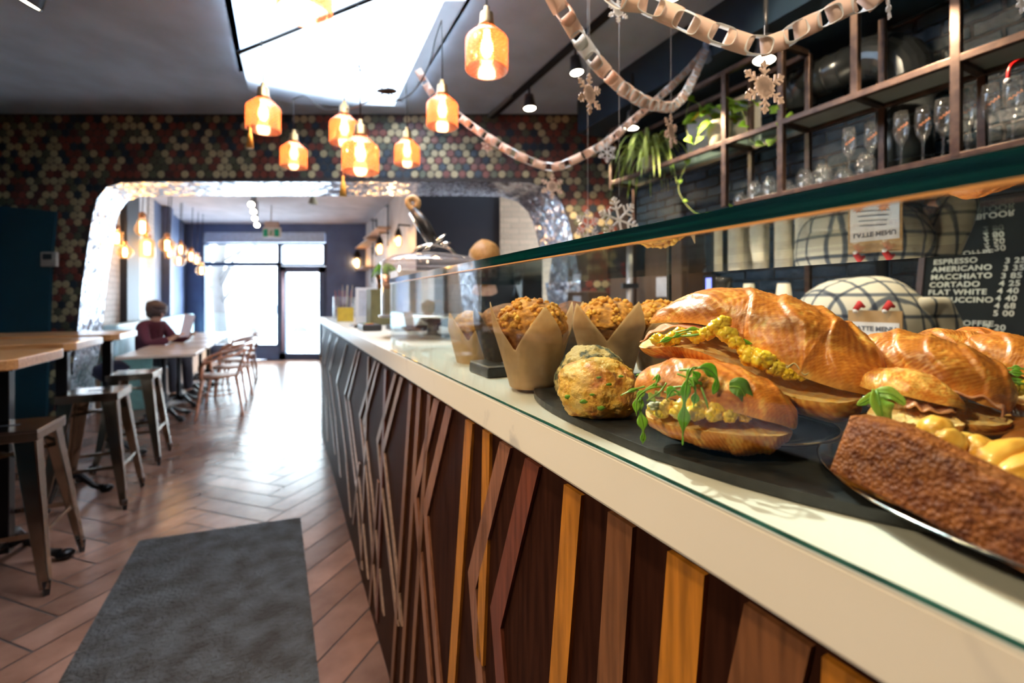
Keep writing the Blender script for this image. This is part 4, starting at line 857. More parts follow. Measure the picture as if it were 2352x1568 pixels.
# flutes
M_script = mat('copper_script', (.65, .24, .10), .4, .3)
def flute():
    t = thing('champagne_flute', '', 'glass', (0, 0, 0), 0, 'champagne flutes on the steel shelf')
    b = MB(); b.lathe([(0, .004), (.030, .001), (.031, .004), (.008, .010), (.0045, .03), (.0045, .085), (.010, .10), (.023, .125), (.029, .155), (.028, .20), (.024, .235), (.0228, .235), (.0265, .20), (.0275, .155), (.021, .127), (.004, .105)], n=24); b.build('bowl', M_vessel, t)
    b = MB(); pts = [(k * .0036 - .020, -.0292 + abs(k * .0036 - .02) ** 2 * 16, .155 + .0026 * k + .006 * math.sin(k * 2.3)) for k in range(11)]
    b.tube(spline(pts, 40), .0009, 5); b.build('script_mark', M_script, t); return t
fl = flute(); fr_ = [(1950, 2.56), (2001, 2.58), (2070, 2.56), (2120, 2.58), (2166, 2.56), (2222, 2.58), (2275, 2.56), (2326, 2.56)]
for i, (px, L) in enumerate(fr_):
    o = fl if i == 0 else copytree(fl); t_ = tp(px, L); v = TL(t_, L, ZL + .015)
    place(o, v, PSI - .9, ('leftmost' if i == 0 else ['', 'second', 'third', 'fourth', 'fifth', 'sixth', 'seventh', 'eighth'][i]) + ' champagne flute with copper lettering, counted from the left' + (', a red cane hooked on it' if i == 7 else ''))
    o.scale = (1.05, 1.05, 1.12)
cc = thing('candy_cane', 'red ornament cane hooked over the rightmost flute', 'ornament', TL(tp(2340, 2.5), 2.5, 2.12)); c = TL(tp(2336, 2.52), 2.52, 2.20)
b = MB(); b.tube(spline([c + Vector(v) for v in ((-.035, 0, -.03), (-.03, 0, .01), (-.01, 0, .035), (.02, 0, .045), (.05, 0, .05))], 12), .006, 8); b.build('hook', mat('glossy_red', (.55, .01, .01), .25), cc)
b = MB(); b.blob(c + Vector((-.037, 0, -.036)), .011, sub=2); b.build('pompom', M_white, cc)
# upturned glasses
def tumbler():
    t = thing('glass_cup', '', 'glass', (0, 0, 0), 0, 'upturned glass cups on the steel shelf')
    b = MB(); b.lathe([(.040, 0), (.042, .004), (.040, .03), (.030, .055), (.012, .062), (0, .062), (0, .058), (.028, .052), (.037, .03), (.038, .004), (.040, 0)], n=20, fn=lambda q, a: q * (1 + .02 * math.sin(a * 10))); b.build('bowl', M_vessel, t)
    b = MB(); b.lathe([(.022, .060), (.024, .068), (.020, .068), (.018, .060)], n=16); b.build('foot', M_vessel, t); return t
gt = tumbler(); k = 0
for row, px0, n_g in ((2.55, 1700, 8), (2.66, 1715, 7)):
    for i in range(n_g):
        t_ = tp(px0, row) - i * .098
        for z_ in ((0,) if i % 3 == 0 else (0, .045)):
            o = gt if k == 0 else copytree(gt); place(o, TL(t_, row, ZL + .015 + z_), random.random() * 3, 'upturned glass cup on the steel shelf, %s row, %s from the left%s' % ('front' if row < 2.6 else 'back', ['first', 'second', 'third', 'fourth', 'fifth', 'sixth', 'seventh', 'eighth'][i], ', stacked on top' if z_ else '')); k += 1
# plants
M_leaf = translucent('spider_leaf', (.46, .62, .12), .45, 30, (.66, .74, .32)); M_leaf2 = translucent('pothos_leaf', (.26, .50, .04), .45, 12, (.38, .60, .07)); M_pot = mat('beige_ceramic', (.55, .47, .36), .5)
sp = PL(1492, 385, 2.60); sp.z = ZS + .021
pl = thing('spider_plant', 'spider plant with arching leaves in a beige pot at the shelf end', 'plant', sp)
b = MB(); b.lathe([(0, 0), (.055, 0), (.068, .10), (.070, .115), (.063, .115), (.058, .09), (0, .085)], sp, 28); b.build('pot', M_pot, pl)
MB().lathe([(0, -.001), (.075, 0), (.085, .012), (.08, .012), (.0, .004)], sp, 28).build('saucer', mat('dark_saucer', (.04, .03, .03), .5), pl)
def strap(b, pts, wmax, n=12, up=Vector((0, 0, 1))):
    c = spline(pts, n); vs = []; fs = []
    for i, p in enumerate(c):
        d = (c[min(i + 1, n - 1)] - c[max(i - 1, 0)]).normalized(); sd = d.cross(up)
        sd = sd.normalized() if sd.length > 1e-3 else Vector((1, 0, 0)); u = i / (n - 1); w_ = wmax * (math.sin(math.pi * min(1, .12 + u * .88)) ** .6 + .05)
        nn = sd.cross(d).normalized(); vs += [p - sd * w_ / 2 + nn * w_ * .18, p, p + sd * w_ / 2 + nn * w_ * .18]
    for i in range(n - 1): fs += [(3 * i, 3 * i + 1, 3 * i + 4, 3 * i + 3), (3 * i + 1, 3 * i + 2, 3 * i + 5, 3 * i + 4)]
    b.add(vs, fs, None, True)
rr = random.Random(5)
for i in range(84):
    a = rr.uniform(0, 2 * math.pi); ln = rr.uniform(.14, .34); h = rr.uniform(.03, .20); dr_ = rr.uniform(-.02, .34) if i % 3 else rr.uniform(-.1, .05); d = Vector((math.cos(a), math.sin(a), 0))
    if d.dot(TL(0, 1, 0)) > .3: ln *= .6
    c = sp + Vector((0, 0, .10)) + d * .03; b = MB()
    strap(b, [c, c + d * ln * .35 + Vector((0, 0, h)), c + d * ln * .75 + Vector((0, 0, h * .8 - dr_ * .25)), c + d * ln + Vector((0, 0, h * .2 - dr_ * .9))], rr.uniform(.013, .021)); b.build('leaf', M_leaf, pl, solid=.0004)
pp = PL(1652, 325, 2.62); pp.z = ZS + .021
po = thing('pothos_plant', 'trailing pothos with heart shaped leaves in a cream pot on the shelf', 'plant', pp)
b = MB(); b.lathe([(0, 0), (.060, 0), (.082, .16), (.085, .175), (.076, .175), (.07, .14), (0, .13)], pp, 28); b.build('pot', mat('cream_pot', (.68, .62, .46), .5), po)
def heart(b, c, d, s, up):
    d = Vector(d).normalized(); sd = d.cross(up).normalized(); nn = sd.cross(d); o = [(0, 0), (-.12, .30), (.05, .48), (.35, .46), (.70, .24), (1.0, 0), (.70, -.24), (.35, -.46), (.05, -.48), (-.12, -.30)]
    vs = [c + d * x * s + sd * y * s + nn * (abs(y) * .35 - x * x * .25) * s for x, y in o] + [c + d * .4 * s - nn * .04 * s]
    b.add(vs, [(i, (i + 1) % 10, 10) for i in range(10)], None, True)
up = Vector((0, 0, 1)); rr = random.Random(11)
M_yel = translucent('yellowing_leaf', (.62, .42, .03), .35, 12, (.5, .45, .05))
for i in range(30):
    a = rr.uniform(0, 6.28); c0 = pp + Vector((0, 0, .16)); el = rr.uniform(-.1, 1.0); d = Vector((math.cos(a), math.sin(a), 0)); ln = rr.uniform(.04, .17); c1 = c0 + d * ln + Vector((0, 0, el * .14)); b = MB()
    b.tube([c0, (c0 + c1) / 2 + Vector((0, 0, .02)), c1], .0022, 5); heart(b, c1, d * .8 + Vector((rr.uniform(-.5, .5), rr.uniform(-.5, .5), -.35 * rr.random())), rr.uniform(.07, .12), Vector((rr.uniform(-.4, .4), -.6, 1)).normalized()); b.build('leaf', M_yel if i in (4, 17) else M_leaf2, po, solid=.0005)
def vine(pts, sizes, nm='vine'):
    c = spline(pts, 30); b = MB(); b.tube(c, .0022, 5); v = b.build(nm, mat('vine_stem', (.30, .38, .10), .6), po)
    for k, s in enumerate(sizes):
        i = int((k + 1) / (len(sizes)) * 28); b = MB(); heart(b, c[i], Vector((rr.uniform(-1, 1), -.4, rr.uniform(-.2, .6))), s, Vector((.1, -.9, .4))); b.build('leaf', M_leaf2, v, solid=.0005)
Q = lambda px, py, L=2.52: PL(px, py, L)
vine([pp + Vector((0, 0, .17)), Q(1700, 250), Q(1722, 320), Q(1760, 332), Q(1795, 300), Q(1825, 262)], [.06, .06, .055, .05, .06, .05])
vine([pp + Vector((0, 0, .17)), Q(1740, 235), Q(1775, 258), Q(1800, 245)], [.08, .07, .06])
vine([pp + Vector((0, 0, .15)), Q(1595, 330), Q(1575, 380), Q(1558, 430), Q(1575, 468), Q(1600, 492)], [.05, .04, .03, .03, .04])
vine([pp + Vector((0, 0, .15)), Q(1590, 230), Q(1575, 290), Q(1592, 330)], [.07, .08, .09])
vine([Q(1600, 492), Q(1640, 498), Q(1680, 480)], [.04, .03, .04])
# ---- menu board ----
LM = 2.9
mt = thing('menu_board', 'black letter board listing coffee prices in white capitals, leaning on the back wall', 'menu board', PL(2120, 830, LM), 0)
ROOT[mt.name] = (PL(2120, 830, LM), 0.)
al = math.radians(11); ux = -TL(1, 0, 0); uy = TL(0, math.sin(al), math.cos(al)); uz = ux.cross(uy); o0 = PL(2104, 832, LM - .04)
brd = lambda x, y, z=0: o0 + ux * x + uy * y + uz * z
def brdbox(b, x0, x1, y0, y1, z0, z1): return b.hexa([brd(x0, y0, z0), brd(x1, y0, z0), brd(x1, y1, z0), brd(x0, y1, z0), brd(x0, y0, z1), brd(x1, y0, z1), brd(x1, y1, z1), brd(x0, y1, z1)])
brdbox(MB(), 0, .62, 0, .80, -.02, 0).build('felt_board', mat('black_felt', (.010, .010, .010), .9, scale=200), mt)
M_frw = mat('brown_frame', (.09, .035, .02), .5)
for a in ((-.025, 0, -.02, .82), (.62, .645, -.02, .82), (0, .62, -.025, 0), (0, .62, .80, .82)): brdbox(MB(), *a, -.02, .012).build('frame', M_frw, mt)
M_let = mat('cream_letters', (.80, .74, .62), .5)
def tomesh(o, M, parent):
    me = bpy.data.meshes.new_from_object(o); me.transform(M); q = bpy.data.objects.new('lettering', me); COL.objects.link(q); q.parent = parent
    cu_ = o.data; bpy.data.objects.remove(o); bpy.data.curves.remove(cu_); return q
def text(s, px, py, size, ext=0):
    # intersect the ray through the pixel with the board plane
    d = Vector(((px - 1176) / F, 1, -(py - HY) / F)); o_ = Vector((0, 0, CH)); k = (o0 - o_).dot(uz) / d.dot(uz); p = o_ + d * k
    cu = bpy.data.curves.new('lettering', 'FONT'); cu.body = s; cu.size = size; cu.extrude = .0012; cu.offset = .0008; cu.space_character = 1.08; cu.materials.append(M_let)
    o = bpy.data.objects.new('lettering', cu); COL.objects.link(o); o.parent = mt
    M = Matrix((ux, uy, uz)).transposed().to_4x4(); M.translation = p + uz * .003 - ROOT[mt.name][0]; return tomesh(o, M, mt)
rows = [('ESPRESSO', 2144, 608, '3 25', 2308), ('AMERICANO', 2141, 625, '3 35', 2304), ('MACCHIATO', 2138, 642.5, '3 85', 2299), ('CORTADO', 2135, 660, '4 25', 2295), ('FLAT WHITE', 2132, 677, '4 40', 2291),
        ('CAPPUCCINO', 2129, 694, '4 40', 2287), ('LATTE', 2126, 711, '4 68', 2284), ('MOCHA', 2123, 728, '5 00', 2281), ('FILTER COFFEE', 2120, 744, None, 0), ('SMALL', 2126, 760, '2 20', 2262), ('MEDIUM', 2124, 775, '2 50', 2260), ('LARGE', 2122, 790, '2 80', 2258)]
for nm, px, py, pr_, p2 in rows:
    text(nm, px, py, .036)
    if pr_: text(pr_, p2, py - 3, .036)
text('#GETLITBLOOR', 2150, 822, .036)
# poster with clips
pz = PL(2010, 800, 1.60); ps = thing('bakery_poster', 'small pale blue poster with orange leaves on a kraft backing, held by red hat clips', 'poster', pz)
def pq(px0, py0, px1, py1, L): a, b_ = PL(px0, py0, L), PL(px1, py1, L); return tl(a)[0], tl(b_)[0], b_.z, a.z
t1, t0, z0, z1 = pq(1948, 712, 2072, 860, 1.60)
MB().boxd(t0, t1, 1.60, 1.606, z0, z1).build('kraft_backing', mat('kraft_card', (.42, .27, .13), .8), ps)
t1, t0, z0, z1 = pq(1953, 738, 2066, 856, 1.598); MB().boxd(t0, t1, 1.597, 1.599, z0, z1).build('paper_sheet', mat('pale_blue_paper', (.55, .62, .74), .7, scale=3, col2=(.66, .64, .62)), ps)
for px in (1972, 2040):
    c = PL(px, 705, 1.585); b = MB(); b.tube([c + Vector((-.010, 0, -.008)), c + Vector((.004, 0, .01)), c + Vector((.018, 0, 0.0))], [.008, .011, .004], 10); k_ = b.build('hat_clip', mat('red_felt', (.55, .03, .03), .8), ps, label='red santa hat clip')
    b = MB(); b.blob(c + Vector((-.010, 0, -.012)), .007, sub=2); b.build('pompom', M_white, k_)
def plate_text(s, px, py, L, size, parent, m):
    p = PL(px, py, L); cu = bpy.data.curves.new('lettering', 'FONT'); cu.body = s; cu.size = size; cu.extrude = .0005; cu.offset = .0006; cu.materials.append(m)
    o = bpy.data.objects.new('lettering', cu); COL.objects.link(o); o.parent = parent; M = Matrix((ux, Vector((0, 0, 1)), ux.cross(Vector((0, 0, 1))))).transposed().to_4x4(); M.translation = p - ROOT[parent.name][0]; tomesh(o, M, parent)
plate_text('LATTE MENU', 1960, 757, 1.596, .019, ps, mat('grey_print', (.12, .14, .2), .7))
for px in (1972, 2030):
    c = PL(px, 818, 1.596); b = MB(); vs = [c + (ux * math.cos(a * math.pi / 10) + Vector((0, 0, math.sin(a * math.pi / 10)))) * (.019 if a % 2 == 0 else .010) for a in range(20)]
    b.prism(vs, -TL(0, .001, 0)); b.build('maple_leaf', mat('orange_leaf_print', (.65, .20, .04), .7), ps)
for k in range(4):
    a, e_ = PL(1975 - k * 3, 775 + k * 11, 1.596), PL(2035 + k * 3, 775 + k * 11, 1.596); b = MB(); b.bar(a, e_, .001, .003); b.build('text_line', mat('grey_print', (.12, .14, .2), .7), ps)
b = MB(); c = PL(2010, 850, 1.61); b.tube([Vector((c.x, c.y, .0)), Vector((c.x, c.y, c.z + .05))], .012, 10); b.build('stand_pole', M_steel, ps); MB().lathe([(0, 0), (.14, 0), (.14, .015), (0, .02)], Vector((c.x, c.y, 0)), 24).build('stand_base', M_steel, ps)
# cups
def cup(h=.11, n=1):
    t = thing('paper_cup_stack', '', 'cups', (0, 0, 0), 0, 'stacks of white paper cups on the back bar')
    for k in range(n):
        b = MB(); z = k * .016; b.lathe([(.045, z), (.047, z + .004), (.045, z + .008), (.031, z + h), (0, z + h - .003)], n=24); b.build('cup', mat('cream_paper_cup', (.70, .64, .50), .6), t)
    return t
cs_ = [(1642, 2.5, 24), (1690, 2.55, 20), (1742, 2.5, 12), (1748, 2.65, 22), (1800, 2.5, 25), (1848, 2.5, 15), (1720, 2.72, 26)]
for i, (px, L, n) in enumerate(cs_):
    c = cup(n=n); place(c, TL(tp(px, L), L, .921), 0, ['tall stack of white paper cups', 'white paper cup stack', 'short white paper cup stack', 'white paper cup stack at the back', 'white paper cup stack just left of the checked shirt', 'short stack of paper cups behind the checked shirt', 'tallest cup stack against the wall'][i] + ', number %s from the left' % ['one', 'two', 'four', 'five', 'six', 'seven', 'three'][i])
ft = thing('tap_tower', 'stainless tap column with a red handle behind the muffins', 'tap', TL(tp(1448, 2.0), 2.0, .9)); c = TL(tp(1446, 2.0), 2.0, 0)
sc_ = thing('service_trolley', 'black appliance stand behind the case carrying the steel column', 'stand', c); b = MB(); tA, LA = tl(c)
MB().boxd(tA - .30, tA + .25, LA - .14, LA + .30, 0, .92).build('cabinet', M_black, sc_)
b = MB(); b.tube([c + Vector((0, 0, .921)), c + Vector((0, 0, 1.62))], .020, 20); b.build('column', mat('matt_column', (.50, .47, .47), .35, .5), ft)
b = MB(); b.tube([c + Vector((-.03, -.02, 1.47)), c + Vector((-.055, -.03, 1.53))], [.012, .017], 10); b.build('red_handle', mat('glossy_red', (.55, .01, .01), .25), ft, label='red lever handle')
b = MB(); b.box(c.x - .05, c.x + .05, c.y - .03, c.y + .03, 1.40, 1.43); b.build('collar', M_plas, ft)
gr = thing('coffee_grinder', 'black coffee grinder with a round dial behind the croissants', 'grinder', TL(tA - .55, 2.3, .9)); g0 = TL(tp(1545, 2.2), 2.62, .921)
b = MB(); b.lathe([(0, 0), (.09, 0), (.09, .16), (.07, .30), (.06, .36), (0, .36)], g0, 24); b.build('body', M_plas, gr)
b = MB(); b.lathe([(.045, .361), (.085, .52), (.085, .55), (0, .56)], g0, 24); b.build('hopper', mat('smoky_hopper', (.05, .045, .04), .15), gr)
b = MB(); b.lathe([(0, -.01), (.035, -.01), (.035, .01), (0, .01)], g0 + TL(0, -.1, .33), 20, M=Matrix.Rotation(PSI, 3, 'Z') @ Matrix.Rotation(math.pi / 2, 3, 'Y')); b.build('dial', M_steel, gr)
ph = thing('card_reader_phone', 'dark phone stand with a glowing blue screen', 'phone', PL(1627, 720, 2.2)); a_ = PL(1622, 672, 2.2); c_ = PL(1634, 638, 2.2); tA2, tB2 = tl(a_)[0], tl(c_)[0]
MB().boxd(tB2 - .02, tA2 + .02, 2.2, 2.215, a_.z - .02, c_.z + .02).build('body', M_plas, ph); MB().boxd(tB2, tA2, 2.197, 2.1995, a_.z, c_.z).build('screen', emis('blue_screen', (.25, .28, 1.0), 1.6), ph)
b = MB(); b.boxd((tA2 + tB2) / 2 - .02, (tA2 + tB2) / 2 + .02, 2.2, 2.22, .92, a_.z - .02); b.build('stand', M_plas, ph)
MB().boxd(tB2 - .12, tA2 + .12, 2.12, 2.32, .885, .92).build('shelf_foot', M_plas, ph)
for px, L, z0, z1, w_, m, nm, lb, ct_ in ((1180, 2.0, .9, 1.52, .22, M_plas, 'coffee_machine', 'black boxy coffee machine behind the glass, beside the blond person', 'machine'), (1330, 2.35, .921, 1.40, .16, M_bw, 'wooden_rack', 'brown wooden rack with flyers behind the muffins', 'rack'), (1525, 2.75, .921, 1.55, .2, M_bw, 'menu_holder', 'brown wooden board standing behind the grinder', 'board')):
    t_ = tp(px, L); e = thing(nm, lb, ct_, TL(t_, L, z0), PSI)
    MB().boxd(t_ - w_, t_ + w_, L - .02, L + .2, z0, z1).build('case', m, e, bevel=.01)
    if nm == 'coffee_machine':
        MB().boxd(t_ - w_ - .25, t_ + w_ + .25, L - .1, L + .35, 0, .9).build('cupboard', M_bw, e); MB().boxd(t_ - w_, t_ + w_, L - .06, L + .2, z1, z1 + .05).build('top_tray', mat('beige_plastic'), e)
    else: MB().boxd(t_ - .06, t_ + .06, L - .026, L - .021, z1 - .2, z1 - .04).build('card', mat('pale_flyer', (.55, .55, .60), .6), e)

# ================= GARLANDS AND SNOWFLAKES =================
def chain(ctrl, lb, pitch=.041, bw=.040, mats=(0, 1)):
    NP = 700; pts = spline([P(*c) for c in ctrl], NP); t = thing('paper_chain', lb, 'garland', pts[0], 0, 'paper chain garlands')
    s = [0]
    for i in range(1, len(pts)): s.append(s[-1] + (pts[i] - pts[i - 1]).length)
    k = 0; d_ = 0; i = 0; rr = random.Random(len(lb))
    while True:
        d_ = k * pitch
        if d_ + pitch > s[-1]: break
        while s[i + 1] < d_ + pitch / 2: i += 1
        c = pts[i]; T = (pts[min(i + 3, NP - 1)] - pts[max(i - 3, 0)]).normalized(); view = (c - Vector((0, 0, CH))).normalized()
        A_ = T.cross(view).normalized(); Bd = T.cross(A_).normalized()       # A_: across in the photo plane, Bd: depth
        tw = rr.uniform(-.25, .25); A2 = A_ * math.cos(tw) + Bd * math.sin(tw); B2 = Bd * math.cos(tw) - A_ * math.sin(tw)
        if k % 2 == 0: wd_dir, th_dir, hw, th_ = A2, B2, bw / 2, .014
        else: wd_dir, th_dir, hw, th_ = B2, A2, bw / 2, bw * .46
        hl = pitch * .70; n = 24; vs = []; fs = []
        for q in range(n):
            a = 2 * math.pi * q / n; ca, sa = math.cos(a), math.sin(a); e = .55
            x = hl * math.copysign(abs(ca) ** e, ca); y = th_ * math.copysign(abs(sa) ** e, sa)
            for s_ in (-1, 1): vs.append(c + T * x + th_dir * y + wd_dir * hw * s_)
        for q in range(n): a = 2 * q; b_ = 2 * ((q + 1) % n); fs.append((a, a + 1, b_ + 1, b_))
        b = MB(); b.add(vs, fs, None, True); b.build('paper_link', M_paperw if (k % 2 and rr.random() < .75) or rr.random() < .12 else M_paperp, t, solid=.0008, recalc=False); k += 1
    return t
chain([(962, 165, 2.55), (1000, 225, 2.52), (1060, 272, 2.48), (1130, 322, 2.4), (1200, 362, 2.35), (1268, 383, 2.35), (1330, 362, 2.3), (1400, 322, 2.45), (1470, 262, 2.6), (1540, 200, 2.75), (1590, 150, 2.9), (1622, 108, 2.97)], 'peach and white paper chain sagging lowest across the mosaic wall', .050)
chain([(1195, -980, 1.15), (1205, -600, 1.15), (1225, -260, 1.15), (1262, -40, 1.15), (1300, 35, 1.2), (1345, 110, 1.3), (1400, 175, 1.4), (1455, 220, 1.55), (1510, 243, 1.75), (1555, 238, 2.0), (1590, 185, 2.4), (1622, 115, 2.9)], 'peach and white paper chain hanging in a deep loop in the middle', .044)
chain([(1150, -1060, 1.1), (1190, -600, 1.1), (1270, -220, 1.1), (1400, -25, 1.08), (1480, 8, 1.06), (1560, 42, 1.05), (1650, 80, 1.05), (1755, 105, 1.05), (1850, 62, 1.05), (1930, 22, 1.05), (2020, -20, 1.05), (2130, -200, 1.03), (2220, -600, 1.02), (2250, -1180, 1.02)], 'peach paper chain nearest the camera along the top right', .043)
pz_ = P(962, 165, 2.55); pc_ = [o for o in bpy.data.objects if o.name.startswith('paper_chain')][0]; MB().tube([pz_, Vector((pz_.x, pz_.y, 3.19))], .001, 5).build('hanging_thread', M_white, pc_)
tie = MB(); a = P(1622, 118, 2.95); tie.blob(a + Vector((0, 0, -.03)), (.035, .03, .05), .3, 3, 2); tie.blob(a + Vector((0, 0, .03)), (.02, .02, .06), .3, 3, 2); tie.tube([a, a + Vector((.04, 0, .2)), TL(tl(a)[0], 2.44, 2.95)], .006, 6); tag(tie.build('chain_tie', mat('pale_blue_ribbon', (.35, .45, .62), .6)), 'pale blue knot tying the chains to the bulkhead', 'ribbon')
def flake(px, py, wpx, Y, rz, m, lb, style=0, hang=0, rot=0.0):
    c = P(px, py, Y); R0 = wpx * Y / F; t = thing('snowflake', lb, 'snowflake ornament', c, rz, 'hanging snowflakes'); ROOT[t.name] = (Vector((0, 0, 0)), 0.)
    b = MB(); th_ = .0018
    def seg(a, p0, p1, w_):
        ca, sa = math.cos(a), math.sin(a); r = lambda p: Vector((p[0] * ca - p[1] * sa, 0, p[0] * sa + p[1] * ca)) * R0
        b.bar(r(p0), r(p1), w_ * R0, th_ * 2, up=(0, 1, 0))
    for k in range(6):
        a = rot + math.pi / 2 + k * math.pi / 3; seg(a, (0, 0), (1.0, 0), .075)
        if style == 0:
            for d_, l_ in ((.30, .20), (.52, .26), (.74, .20)):
                for s_ in (-1, 1): seg(a, (d_, 0), (d_ + l_ * .6, s_ * l_ * .8), .085)
            seg(a, (.88, -.07), (.88, .07), .12)
            seg(a + math.pi / 6, (0, 0), (.40, 0), .16)
        elif style == 1:
            for d_, l_ in ((.45, .30), (.68, .22), (.86, .12)):
                for s_ in (-1, 1): seg(a, (d_, 0), (d_ + l_ * .5, s_ * l_), .07)
    if style == 0:
        for k in range(6): a1 = rot + k * math.pi / 3; seg(a1, (.0, 0), (.34, 0), .30)
    b.build('flake', m, t); ROOT[t.name] = (c, rz)
    if hang: MB().tube([c + Vector((0, 0, R0)), c + Vector((0, 0, R0 + hang))], .0006, 5).build('thread', M_white, t)
flake(1420, 26, 27, 1.3, .2, M_flakew, 'small white snowflake beside the track near the top', 0, 1.2)
flake(1354, 216, 47, 1.35, .75, M_flake, 'plywood snowflake hanging left of the middle paper chain', 0, 1.1)
flake(1756, 200, 62, 1.05, .25, M_flake, 'largest plywood snowflake in front of the pothos', 0, .08)
flake(1541, 301, 40, 1.7, .85, M_flake, 'plywood snowflake below the deep loop of paper chain', 0, 1.2)
flake(2041, 20, 25, 1.1, .7, M_flakew, 'small white snowflake at the top right of the duct', 0, .5)
flake(2345, 8, 24, 1.05, .4, M_flakew, 'white snowflake cut by the right edge of the photo', 0, .5)
flake(1394, 350, 24, 2.35, .2, M_flakew, 'small white snowflake before the spider plant', 1, .04)
flake(1119, 336, 15, 2.4, .2, M_flake, 'tiny snowflake hanging from the sagging chain left part', 1, .03)
flake(1268, 428, 30, 2.35, .2, M_flake, 'blurred plywood snowflake under the lowest point of the chain', 0, .04)
flake(1422, 505, 54, 1.7, .35, M_flakew, 'big glittery white snowflake standing behind the glass edge', 1, 1.5, .26)
flake(1350, 520, 40, 1.9, .6, glass('clear_flake', (.85, .8, .78), 1.5, .35, (.8, .75, .72)), 'clear acrylic snowflake beside the glittery white one', 1, 1.5)
# ================= PASTRY CASE CONTENTS =================
M_crust = mat('croissant_crust', (1, 1, 1), .40, scale=170, col2=(.80, .68, .55), range=(.30, .7), attr=True, coat=.18, coatr=.28, bump=.35, bdist=.002, sss=.08, ssr=(.01, .004, .001))
M_muf = mat('muffin_crumb', (1, 1, 1), .75, scale=120, col2=(.62, .5, .38), range=(.3, .65), attr=True, bump=.8, bdist=.004, sss=.08)
M_paper = translucent('tan_baking_paper', (.88, .66, .40), .55, 60, (.80, .58, .34))
M_egg = mat('scrambled_egg', (1.0, .52, .008), .30, scale=60, col2=(1.0, .66, .06), bump=.2, bdist=.002, sss=.35, ssr=(.01, .007, .002), coat=.4)
M_ham = mat('cured_ham', (.62, .22, .12), .35, scale=60, col2=(.70, .36, .24), sss=.3, coat=.3, stretch=(1, 4, 4))
M_cheese = mat('pale_cheese', (.74, .56, .30), .4, scale=30, sss=.3)
M_aru = mat('arugula_green', (.12, .30, .015), .42, scale=60, col2=(.19, .40, .04), sss=.2, ssr=(.002, .004, .001), coat=.15)
M_aru2 = mat('arugula_pale', (.22, .40, .06), .42, scale=60, col2=(.14, .30, .03), sss=.2)
C_GOLD = (.86, .27, .026); C_DARK = (.40, .085, .009); C_LITE = (.96, .56, .14); C_CRUMB = (.95, .76, .42)
mixc = lambda a, b, f: tuple(x * (1 - f) + y * f for x, y in zip(a, b))
def vadd(a, b, k): return a + b * k
def half(pts, hs, ws, up=1, nb=7.0, slant=.9, seed=0, tone=.5, nu=110, nv=44, upv=(0, 0, 1), ridge=.10, flat=.04, lean=0.0):
    """one half of a split croissant. pts: cut-line axis; hs: dome heights; ws: half widths; up=+1 top, -1 bottom"""
    ax = spline(pts, nu); vs = []; fs = []; cs_ = []; U0 = Vector(upv)
    so_ = Vector((seed * 7.3, seed * 3.1, seed))
    for i, p in enumerate(ax):
        u = i / (nu - 1); d = (ax[min(i + 1, nu - 1)] - ax[max(i - 1, 0)]).normalized(); sd = d.cross(U0).normalized(); U = sd.cross(d).normalized()
        h = lerpl(hs, u); w_ = lerpl(ws, u); e = min(1, (u / .06) ** .5 if u < .06 else 1, ((1 - u) / .06) ** .5 if u > .94 else 1); e = max(e, .12)
        for k in range(nv + 1):
            th = math.pi * k / nv; x = math.cos(th); y = math.sin(th); ph = u * nb + 1.9 * slant * (th / math.pi - .5) * (1 if (seed % 2) else -1) + .55 * noise.noise(Vector((u * 3.5, th * .7, 0)) + so_); fr = ph - math.floor(ph)
            band = (1 - fr) ** 1.6 * min(1, fr / .13) - .42
            lay = .5 + .5 * math.sin(ph * 2 * math.pi * 7 + 2.2 * noise.noise(Vector((u * 9, th * 2.5, 1)) + so_)); nz = noise.fractal(Vector((u * 10, th * 2.2, seed * 2.0)), 1.0, 2.0, 4)
            fine = noise.fractal(Vector((u * 55, th * 8, seed * 3.0)), 1.0, 2.0, 3)
            r = 1 + (ridge * band + .016 * lay + .035 * nz + .014 * fine) * (y ** .35 if y > 0 else 0)
            q = p + sd * (w_ * x * e * r) + U * (up * h * y ** .85 * e * r) + sd * lean * h * y
            vs.append(q); t_ = tone + .55 * nz + .45 * fine - .35 * band
            c = mixc(C_GOLD, C_DARK, min(1, max(0, t_ * .75 + .15 * y - .12))) if t_ > .35 else mixc(C_LITE, C_GOLD, max(0, t_ / .35))
            c = mixc(c, C_LITE, .34 * lay ** 2 * (1 - y * .35)); c = mixc(c, C_DARK, .45 * (1 - lay) ** 3)
            if y < .18: c = mixc(c, C_LITE, .40 * (1 - y / .18))
            cs_.append(c)
    n = nv + 1
    for i in range(nu - 1):
        for k in range(nv): a = i * n + k; fs.append((a, a + 1, a + n + 1, a + n))
    b = MB(); b.add(vs, fs, cs_, True)
    # cut crumb face
    vs = []; fs = []; cs_ = []; m = 10
    for i in range(nu):
        A_, B_ = b.v[i * n], b.v[i * n + nv]; u = i / (nu - 1)
        for k in range(m + 1):
            f = k / m; nn = noise.fractal(Vector((u * 30, f * 8, seed)), 1., 2., 3); q = A_ * (1 - f) + B_ * f; q = q - U0 * up * (flat * lerpl(hs, u) * math.sin(math.pi * f) * -1.2) * 1 + U0 * (.0012 * nn)
            vs.append(q); cs_.append(mixc(C_CRUMB, C_LITE, min(1, max(0, .4 + nn))))
    for i in range(nu - 1):
        for k in range(m): a = i * (m + 1) + k; fs.append((a, a + 1, a + m + 2, a + m + 1))
    b.add(vs, fs, cs_, True)
    for e0 in (0, nu - 1): b.add([b.v[e0 * n + k] for k in range(n)], [tuple(range(n))], [C_GOLD] * n, True)
    return b
